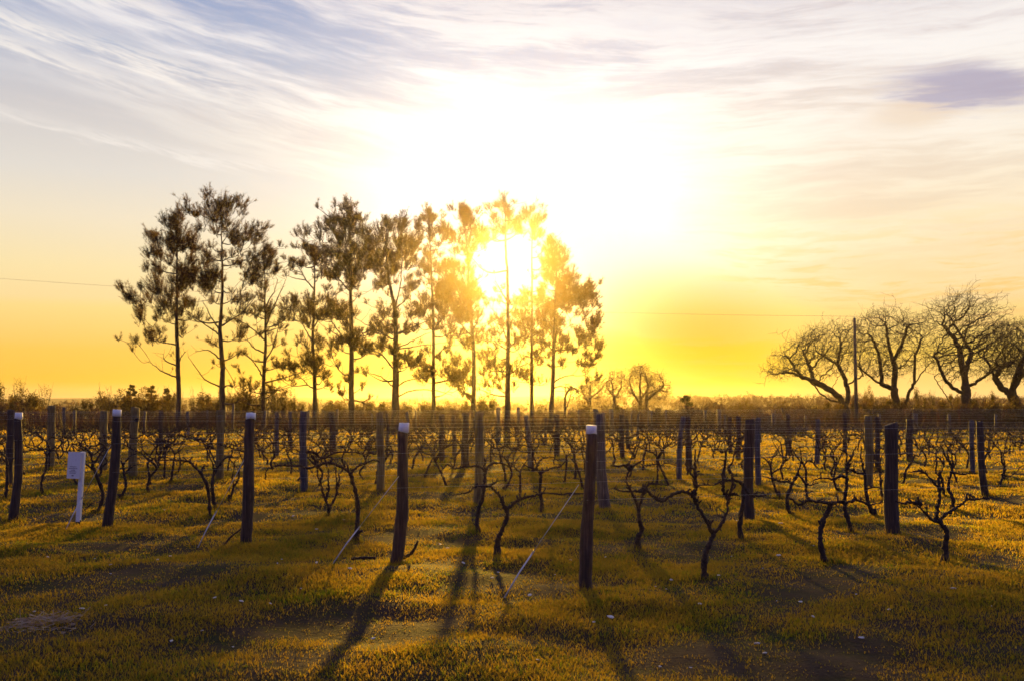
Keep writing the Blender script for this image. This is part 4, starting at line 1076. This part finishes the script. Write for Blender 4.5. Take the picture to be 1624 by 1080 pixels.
# ------------------------------------------------------------------ shrubs, conifers and brush behind the fence
def leaf_clump(n, size, w, h, r, upright=.3, lumps_=9, el=2.2):
    """leaf faces gathered in lumps inside a dome; returns V,F,A (local, base at 0)"""
    cs = []
    for _ in range(lumps_):
        a = r.uniform(0, 6.28); q = r.uniform(0, 1) ** .6
        cs.append((math.cos(a) * q * w, math.sin(a) * q * w * .8, h * r.uniform(.2, 1.0) * (1 - .45 * q * q), r.uniform(.16, .34) * (w + h) / 2))
    cs = np.array(cs); k = r.integers(0, lumps_, n)
    o = r.normal(0, 1, (n, 3)); o /= np.linalg.norm(o, axis=1)[:, None]; o *= (r.uniform(0, 1, n) ** .5)[:, None]
    P = cs[k, :3] + o * cs[k, 3][:, None]
    P[:, 2] = np.abs(P[:, 2])
    d = r.normal(0, 1, (n, 3)); d[:, 2] = d[:, 2] * .6 + upright * 2; d /= np.linalg.norm(d, axis=1)[:, None]
    s = np.cross(d, r.normal(0, 1, (n, 3))); s /= np.linalg.norm(s, axis=1)[:, None]
    l = size * r.uniform(.6, 1.4, n)
    V = np.stack([P - s * (l / el / 2)[:, None], P + s * (l / el / 2)[:, None], P + d * l[:, None]], 1).reshape(-1, 3)
    A = np.repeat(r.uniform(0, 1, lumps_)[k] * .6 + r.uniform(0, .4, n), 3)
    return V, np.arange(n * 3).reshape(-1, 3), A
def mesh_of(o):
    me = o.data; bpy.data.objects.remove(o); return me
def shrub_kind(mat, n, size, w, h, seed, upright, el=2.2, stems=6):
    r = np.random.default_rng(seed)
    V, F, A = leaf_clump(n, size, w, h, r, upright, 10, el)
    fol = mesh_of(tris_obj('foliage', V, F, M[mat], None, A))
    mb = MB()
    for _ in range(stems):
        a = r.uniform(0, 6.28); e = np.array((math.cos(a) * w * r.uniform(.2, .9), math.sin(a) * w * .6, h * r.uniform(.6, 1.15)))
        mb.tube([(0, 0, -.1), e * (.4, .4, .5) + r.normal(0, .05, 3), e + r.normal(0, .08, 3)], [.03, .02, .008], 4, False)
        for _ in range(3):
            q = e * r.uniform(.5, 1); mb.tube([q, q + r.normal(0, .2, 3) + (0, 0, .25)], [.012, .005], 3, False)
    return fol, mb.mesh('stems', M['twig'])
KINDS = {
 'olive': [shrub_kind('shrub', 2600, .13, 1.4, 2.4, 301 + k, .15) for k in range(3)],
 'loose': [shrub_kind('shrub', 1100, .12, 1.2, 2.6, 311 + k, .35, 2.5, 16) for k in range(3)],
 'brown': [shrub_kind('drybrush', 2400, .20, 1.6, 2.0, 321 + k, .9, 6.0, 10) for k in range(3)],
}
SHL = {'olive': ('leafy dark olive shrub in the brushy band behind the pines and fence', 'dark leafy shrubs behind the fence'),
       'loose': ('loose twiggy shrub with thin golden foliage behind the fence line', 'loose twiggy shrubs behind the fence'),
       'brown': ('dry brown shrub of upright stems behind the fence line', 'dry brown shrubs behind the fence')}
def place_shrub(kind, u, vtop, Yd, wpx=None, k=None):
    rr_ = rv.randrange(3) if k is None else k
    fol, st = KINDS[kind][rr_]
    h0 = {'olive': 2.5, 'loose': 2.8, 'brown': 2.35}[kind]
    p = at_depth(u, vtop, Yd); h = p.z - float(gz(p.x, Yd))
    root = empty('shrub', (p.x, Yd, float(gz(p.x, Yd)))); tag(root, SHL[kind][0], 'shrub', SHL[kind][1])
    sz = h / h0; sx = sz if wpx is None else wpx * Yd / F_PX / 3.2
    root.scale = (sx, sx, sz); root.rotation_euler = (0, 0, rv.uniform(0, 6.28))
    for nme, me in (('foliage', fol), ('stems', st)):
        o = bpy.data.objects.new(nme, me); o.parent = root; COL.objects.link(o)
# left bank
for (kind, u, vt, Yd, w) in [
  ('olive', 8, 606, 80, 60), ('loose', 30, 602, 78, 50), ('loose', 72, 612, 80, 55), ('olive', 55, 624, 76, 70), ('brown', 20, 632, 72, 90), ('brown', 90, 640, 74, 90),
  ('olive', 130, 641, 80, 70), ('olive', 162, 622, 84, 60), ('loose', 170, 612, 86, 70), ('olive', 195, 618, 82, 70), ('brown', 150, 645, 70, 90), ('olive', 225, 630, 74, 80),
  ('brown', 200, 646, 70, 90), ('olive', 262, 622, 76, 60), ('loose', 270, 612, 80, 60), ('brown', 262, 642, 72, 100), ('loose', 312, 613, 78, 60), ('olive', 330, 622, 80, 70), ('loose', 352, 612, 82, 60),
  ('brown', 330, 645, 72, 110), ('olive', 378, 618, 80, 70), ('loose', 398, 610, 80, 50), ('loose', 425, 626, 76, 60), ('olive', 445, 625, 78, 60), ('loose', 463, 616, 82, 60), ('brown', 400, 646, 72, 100),
  ('brown', 470, 648, 72, 110), ('loose', 500, 632, 76, 60), ('olive', 523, 632, 74, 60), ('loose', 572, 632, 76, 60), ('brown', 540, 650, 72, 110), ('olive', 592, 640, 72, 60), ('loose', 640, 634, 78, 60),
  ('brown', 610, 650, 74, 110), ('loose', 668, 628, 78, 60), ('olive', 690, 640, 74, 60), ('loose', 718, 626, 78, 60), ('brown', 690, 652, 74, 110), ('olive', 772, 618, 76, 50), ('olive', 742, 634, 74, 50), ('loose', 780, 636, 76, 50),
  ('loose', 880, 642, 80, 60), ('brown', 930, 645, 80, 110), ('loose', 960, 640, 78, 70), ('olive', 985, 645, 80, 60), ('loose', 1010, 636, 84, 60), ('brown', 1030, 640, 86, 120), ('brown', 1090, 642, 80, 120),
  ('brown', 1140, 640, 88, 130), ('loose', 1170, 640, 82, 70), ('olive', 1190, 642, 80, 70), ('brown', 1210, 640, 86, 120), ('olive', 1240, 645, 78, 60), ('brown', 1265, 640, 84, 120), ('loose', 1292, 640, 84, 60), ('brown', 1320, 644, 80, 110),
  ('olive', 1325, 640, 82, 70), ('brown', 1370, 642, 84, 110), ('olive', 1405, 636, 78, 50), ('olive', 1428, 640, 76, 60), ('brown', 1440, 642, 80, 110), ('olive', 1470, 646, 74, 90), ('olive', 1500, 644, 72, 100), ('brown', 1520, 642, 74, 120),
  ('olive', 1545, 640, 74, 100), ('olive', 1580, 645, 72, 110), ('brown', 1600, 640, 74, 120), ('olive', 1625, 642, 72, 110), ('olive', 1385, 645, 74, 70), ('olive', 1377, 613, 112, 26), ('olive', 1458, 614, 118, 34), ('loose', 1478, 618, 118, 30), ('olive', 1572, 620, 112, 30), ('olive', 1512, 622, 115, 34)]:
    place_shrub(kind, u, vt, Yd, w * .8)
hv = random.Random(9)
for u in range(-30, 1660, 26):                                   # the lower hedge that runs behind the fence
    u_ = u + hv.uniform(-9, 9)
    top = 646 if 90 < u_ < 152 else 628 if u_ < 150 else 622 if u_ < 480 else 638 if u_ < 900 else 643 if u_ < 1300 else 640
    place_shrub(hv.choice(('olive', 'olive', 'olive', 'loose', 'brown') if u_ < 900 else ('brown', 'olive', 'brown', 'brown')), u_, top + hv.gauss(0, 6), hv.uniform(70, 84), hv.uniform(45, 75))
for (u, vt, w) in [(1385, 634, 50), (1420, 630, 60), (1462, 637, 60), (1500, 632, 60), (1548, 630, 55), (1588, 634, 60), (1618, 628, 55), (1180, 634, 55), (1240, 638, 50), (985, 640, 50), (1322, 634, 55), (40, 618, 60)]:
    place_shrub('olive', u, vt, hv.uniform(72, 80), w)
# the small round dark shrub standing clear, right of the golden trees
r = np.random.default_rng(41)
p = at_depth(1087, 620, 88)
root = empty('round_shrub', (p.x, 88, 0)); tag(root, 'round dark shrub on a short stem standing clear above the brown brush', 'shrub')
V, F, A = leaf_clump(1500, .13, .55, 1.0, r, .1, 9); V[:, 2] += p.z - 1.35
tris_obj('foliage', V, F, M['cypress'], root, A)
mb = MB(); mb.tube([(0, 0, -.1), (.05, 0, p.z * .4), (.02, 0, p.z - .5)], [.07, .06, .03], 6, False); mb.obj('stem', M['twig'], root)
# dark conifers on the left skyline
for (u, vt, Yd, w, lab) in [(207, 605, 95, .95, 'dark little conifer on the left skyline, left of its twin'), (241, 606, 96, .8, 'dark little conifer left of the leftmost pine trunk'), (266, 609, 94, .7, 'dark little conifer half behind the leftmost pine trunk')]:
    r = np.random.default_rng(int(u)); p = at_depth(u, vt, Yd); h = p.z
    root = empty('conifer', (p.x, Yd, 0)); tag(root, lab, 'conifer', 'dark little conifers on the left skyline')
    parts_ = []
    for k in range(11):
        z = .25 + .72 * k / 10; w2 = w * 1.5 * (1.15 - z) + .12
        V, F, A = leaf_clump(330, .20, w2 * r.uniform(.7, 1.2), .7, r, .25, 4, 2.4)
        V = V * (1, 1, .8) + np.array((r.normal(0, .2 * w2), r.normal(0, .2), z * h - .75)); parts_.append((V, A))
    V = np.concatenate([p_[0] for p_ in parts_])
    tris_obj('foliage', V, np.arange(len(V)).reshape(-1, 3), M['cypress'], root, np.concatenate([p_[1] for p_ in parts_]))
    mb = MB(); mb.tube([(0, 0, -.1), (0, 0, h * .9)], [.10, .03], 6, False); mb.obj('trunk', M['twig'], root)
# dry reedy brush between the shrubs (nobody could count it)
r = np.random.default_rng(55)
n = 26000
yy = r.uniform(66, 100, n); xx = r.uniform(-.56, .56, n) * yy
hh = (.75 + .5 * np.sin(xx * .5 + np.sin(yy * .7)) * np.sin(yy * .4) + .3 * np.sin(xx * 1.7)) * r.uniform(.5, 1.3, n) * np.where(np.abs(xx - 0) < 4, .8, 1) + .25
hh = np.clip(hh, .15, 2.2)
a = r.uniform(0, 6.28, n); ww = r.uniform(.012, .03, n); ln = r.normal(0, .12, (n, 2))
B = np.stack([xx, yy, gz(xx, yy)], -1)
V = np.stack([B - np.stack([np.cos(a) * ww, np.sin(a) * ww, 0 * a], -1), B + np.stack([np.cos(a) * ww, np.sin(a) * ww, 0 * a], -1), B + np.stack([ln[:, 0] * hh, ln[:, 1] * hh, hh], -1)], 1).reshape(-1, 3)
o = tris_obj('dry_brush', V, np.arange(n * 3).reshape(-1, 3), M['drybrush'], None, np.repeat(r.uniform(0, 1, n), 3))
tag(o, 'dry brown reeds and brush along the far side of the fence', 'brush', kind='stuff')
# far wood along the right ridge
r = np.random.default_rng(66)
Vs, As = [], []
for _ in range(620):
    Yd = r.uniform(190, 420); u = r.uniform(880, 1700) if r.uniform() < .8 else r.uniform(-60, 900)
    x = (u - 812) / F_PX * Yd; z0 = float(gz(x, Yd)); h = r.uniform(1.6, 3.4) * (Yd / 260) ** .5; w = h * r.uniform(.6, 1.2)
    if u < 880: h *= .55
    V, F, A = leaf_clump(150, .55, w, h, r, .5, 7, 3.0)
    Vs.append(V + np.array((x, Yd, z0 - .2))); As.append(A)
V = np.concatenate(Vs)
o = tris_obj('far_wood', V, np.arange(len(V)).reshape(-1, 3), M['farwood'], None, np.concatenate(As))
tag(o, 'hazy brown scrubland wood covering the far low ridge', 'wood', kind='stuff')

# ------------------------------------------------------------------ wire fence at the back of the vineyard
root = empty('wire_fence', (0, 57, 0)); tag(root, 'long low wire fence with thin stakes in front of the brush', 'fence')
fx = [(17, 652, 6), (370, 640, 4), (396, 652, 3), (420, 650, 4), (535, 648, 4), (790, 645, 7), (822, 645, 6), (918, 648, 3), (945, 648, 8), (970, 648, 8), (1000, 652, 3), (1028, 652, 3), (1033, 650, 4), (1056, 650, 3), (1118, 650, 5), (1140, 648, 7), (1278, 658, 3), (1395, 656, 4), (1452, 655, 8), (1505, 656, 5), (1578, 656, 4), (230, 652, 4), (330, 650, 3), (490, 650, 3), (660, 652, 3), (1225, 655, 4), (120, 650, 4), (590, 655, 3)]
for (u, vt, w) in fx:
    p = at_depth(u, vt, 57); mb = MB(); q = (p.x, rng.normal(0, .05), 0)
    mb.tube([(q[0] + rng.normal(0, .02), q[1], -.1), (q[0], q[1], p.z * .5), (q[0] + rng.normal(0, .02), q[1], p.z)], w * 57 / F_PX / 2, 6); mb.obj('stake', M['stake'], root)
for hgt in (.15, .32, .5, .68, .86, 1.04, 1.22):
    mb = MB(); mb.tube([(x, .06, hgt + .015 * math.sin(x)) for x in np.linspace(-32, 32, 40)], .006, 3); mb.obj('strand', M['stake'], root)

# ------------------------------------------------------------------ heap of cut brush at the right of the fence
r = np.random.default_rng(77)
c = on_ground(1225, 690); c.y = 60; c.x = at_depth(1225, 690, 60).x
root = empty('brush_heap', (c.x, 60, 0)); tag(root, 'grey heap of cut branches and logs behind the back fence', 'brush heap')
mb, mb2 = MB(), MB()
for _ in range(150):
    a = r.uniform(0, 6.28); q = r.uniform(0, 1) ** .5; p = np.array((math.cos(a) * q * 1.9, math.sin(a) * q * .9, (1 - q * q) * 1.05 * r.uniform(.2, 1) + .05))
    d = r.normal(0, 1, 3) * np.array((.7, .5, .3)) * r.uniform(.4, .9)
    mb.tube([p - d, p + r.normal(0, .05, 3), p + d], [.03, .022, .010], 4, False)
for _ in range(16):
    a = r.uniform(0, 6.28); q = r.uniform(0, 1); p = np.array((math.cos(a) * q * 2.0, -.5 + math.sin(a) * q * .3, .12 + .35 * r.uniform() * (1 - q)))
    d = np.array((r.uniform(.4, .8), r.normal(0, .15), r.normal(0, .06))); mb2.tube([p - d, p + d], [.10, .085], 8, True, .05)
mb.obj('branches', M['grey'], root); mb2.obj('logs', M['grey'], root)

# ------------------------------------------------------------------ small things on the turf
def stick(u0, v0, pts, rr, lab):
    b = on_ground(u0, v0); mb = MB(); P = [np.array(at_depth(p[0], p[1], b.y) - b) for p in pts]
    knobbly(mb, P, rr, rr * .6, 6, 4, 2); o = mb.obj('dead_stick', M['vine'], None, loc=b); tag(o, lab, 'stick')
stick(640, 884, [(636, 884), (648, 880), (656, 872), (663, 857)], .022, 'dead stump of a vine shoot curving up beside the crooked white-topped post')
stick(354, 868, [(354, 867), (362, 855), (372, 846), (383, 838)], .014, 'thin dead stick leaning on the straight white-topped post')
stick(132, 812, [(130, 812), (138, 805), (146, 797)], .014, 'short dead stick poking up beside the white sign post')
b = on_ground(575, 889); mb = MB(); knobbly(mb, [(-.13, 0, .02), (-.04, .02, .03), (.05, .0, .035), (.14, .02, .03)], .016, .020, 6, 4, 4); o = mb.obj('fallen_branch', M['vine'], None, loc=b); tag(o, 'fallen vine branch lying in the grass left of the crooked white-topped post', 'branch')
r = np.random.default_rng(88)
b = on_ground(92, 990); tips = []
n = 420
a = r.uniform(0, 6.28, n); q = r.uniform(0, 1, n) ** .6
P = np.stack([np.cos(a) * q * .40, np.sin(a) * q * .42, (1 - q ** 2) * .05 * r.uniform(.2, 1, n) + .006], -1)
d = r.normal(0, 1, (n, 3)); d[:, 2] *= .22; d /= np.linalg.norm(d, axis=1)[:, None]; l = r.uniform(.03, .11, n)[:, None]
s = np.cross(d, r.normal(0, 1, (n, 3))); s /= np.linalg.norm(s, axis=1)[:, None]; s *= .0035
V = np.stack([P - d * l - s, P - d * l + s, P + d * l + s, P + d * l - s], 1).reshape(-1, 3)
i4 = np.arange(n) * 4
F = np.concatenate([np.stack([i4, i4 + 1, i4 + 2], -1), np.stack([i4, i4 + 2, i4 + 3], -1)])
o = tris_obj('straw_patch', V, F, M['straw'], None, np.repeat(r.uniform(0, 1, n), 4)); o.location = b
tag(o, 'patch of dry cut straw on the shaded turf at lower left', 'straw')
# pale stones
SPECK = [(75, 886), (118, 899), (175, 905), (175, 917), (250, 894), (270, 882), (150, 887), (382, 960), (440, 902), (446, 891), (502, 894), (478, 944), (428, 964), (466, 991), (592, 1000), (555, 906), (590, 892), (272, 1015), (370, 1017),
 (400, 1014), (250, 973), (167, 972), (55, 972), (110, 974), (130, 973), (340, 956), (320, 1000), (840, 941), (890, 912), (905, 918), (780, 916), (735, 888), (790, 902), (942, 988), (968, 979), (1010, 870), (1040, 930), (1065, 920),
 (1057, 937), (1090, 937), (1140, 918), (1085, 945), (1110, 961), (1232, 957), (1270, 958), (1290, 983), (1294, 985), (1351, 950), (1358, 949), (1366, 1018), (1315, 1046), (1212, 1038), (1201, 1019), (1095, 1060), (1047, 1057), (853, 1050),
 (1525, 982), (1512, 949), (1573, 975), (1410, 978), (1360, 972), (1398, 909), (1418, 912), (1300, 894), (1235, 886), (905, 885), (1238, 840), (1160, 880), (1210, 905), (960, 880), (830, 880), (880, 903), (842, 870), (710, 860), (698, 855),
 (640, 885), (545, 830), (502, 840), (465, 822), (420, 810), (310, 800), (287, 824), (290, 832), (262, 812), (230, 783), (255, 781), (680, 880), (780, 845), (1170, 830), (1290, 872), (1340, 866)]
stones = []
for k in range(7):
    r = np.random.default_rng(400 + k)
    bm_v = []
    me = bpy.data.meshes.new('pale_stone')
    import bmesh
    bm = bmesh.new(); bmesh.ops.create_icosphere(bm, subdivisions=2, radius=1)
    for v in bm.verts:
        n_ = math.sin(v.co.x * 3 + k) * .18 + math.sin(v.co.y * 4 + 2 * k) * .15 + r.normal(0, .07)
        v.co *= 1 + n_; v.co.z *= .42; v.co.x *= 1.3
    bm.to_mesh(me); bm.free(); me.materials.append(M['stone']); stones.append(me)
for (u, v) in SPECK:
    if rv.random() < .22: continue
    b = on_ground(u, v); o = bpy.data.objects.new('pale_stone', stones[rv.randrange(7)]); COL.objects.link(o)
    s = rv.choice((.007, .009, .011, .013, .015, .019)) * rv.uniform(.8, 1.2) * (1 if v > 870 else 1.3)
    o.scale = (s, s, s); o.rotation_euler = (rv.uniform(-.3, .3), rv.uniform(-.3, .3), rv.uniform(0, 6.28))
    o.location = (b.x, b.y, float(gz(b.x, b.y)) + s * .4 + .012)
    tag(o, 'small pale stone lying scattered in the grass', 'stone', 'pale stones scattered over the turf')

# ------------------------------------------------------------------ evening haze, added so the sun's lens glare glows in the air
mb = MB(); mb.box((0, 455, 6.9), (700, 505, 9.1))
hz = mb.obj('haze', bpy.data.materials.new('glare_haze'), None, False)
hm = hz.data.materials[0]; hm.use_nodes = True; nt = hm.node_tree; nt.nodes.clear()
out = nt.nodes.new('ShaderNodeOutputMaterial'); pv = nt.nodes.new('ShaderNodeVolumePrincipled')
pv.inputs['Color'].default_value = (.95, .83, .80, 1); pv.inputs['Density'].default_value = .00018; pv.inputs['Anisotropy'].default_value = .92
nt.links.new(pv.outputs[0], out.inputs['Volume'])
tag(hz, 'thin evening haze, its golden glow standing in for lens glare', 'haze', kind='stuff')
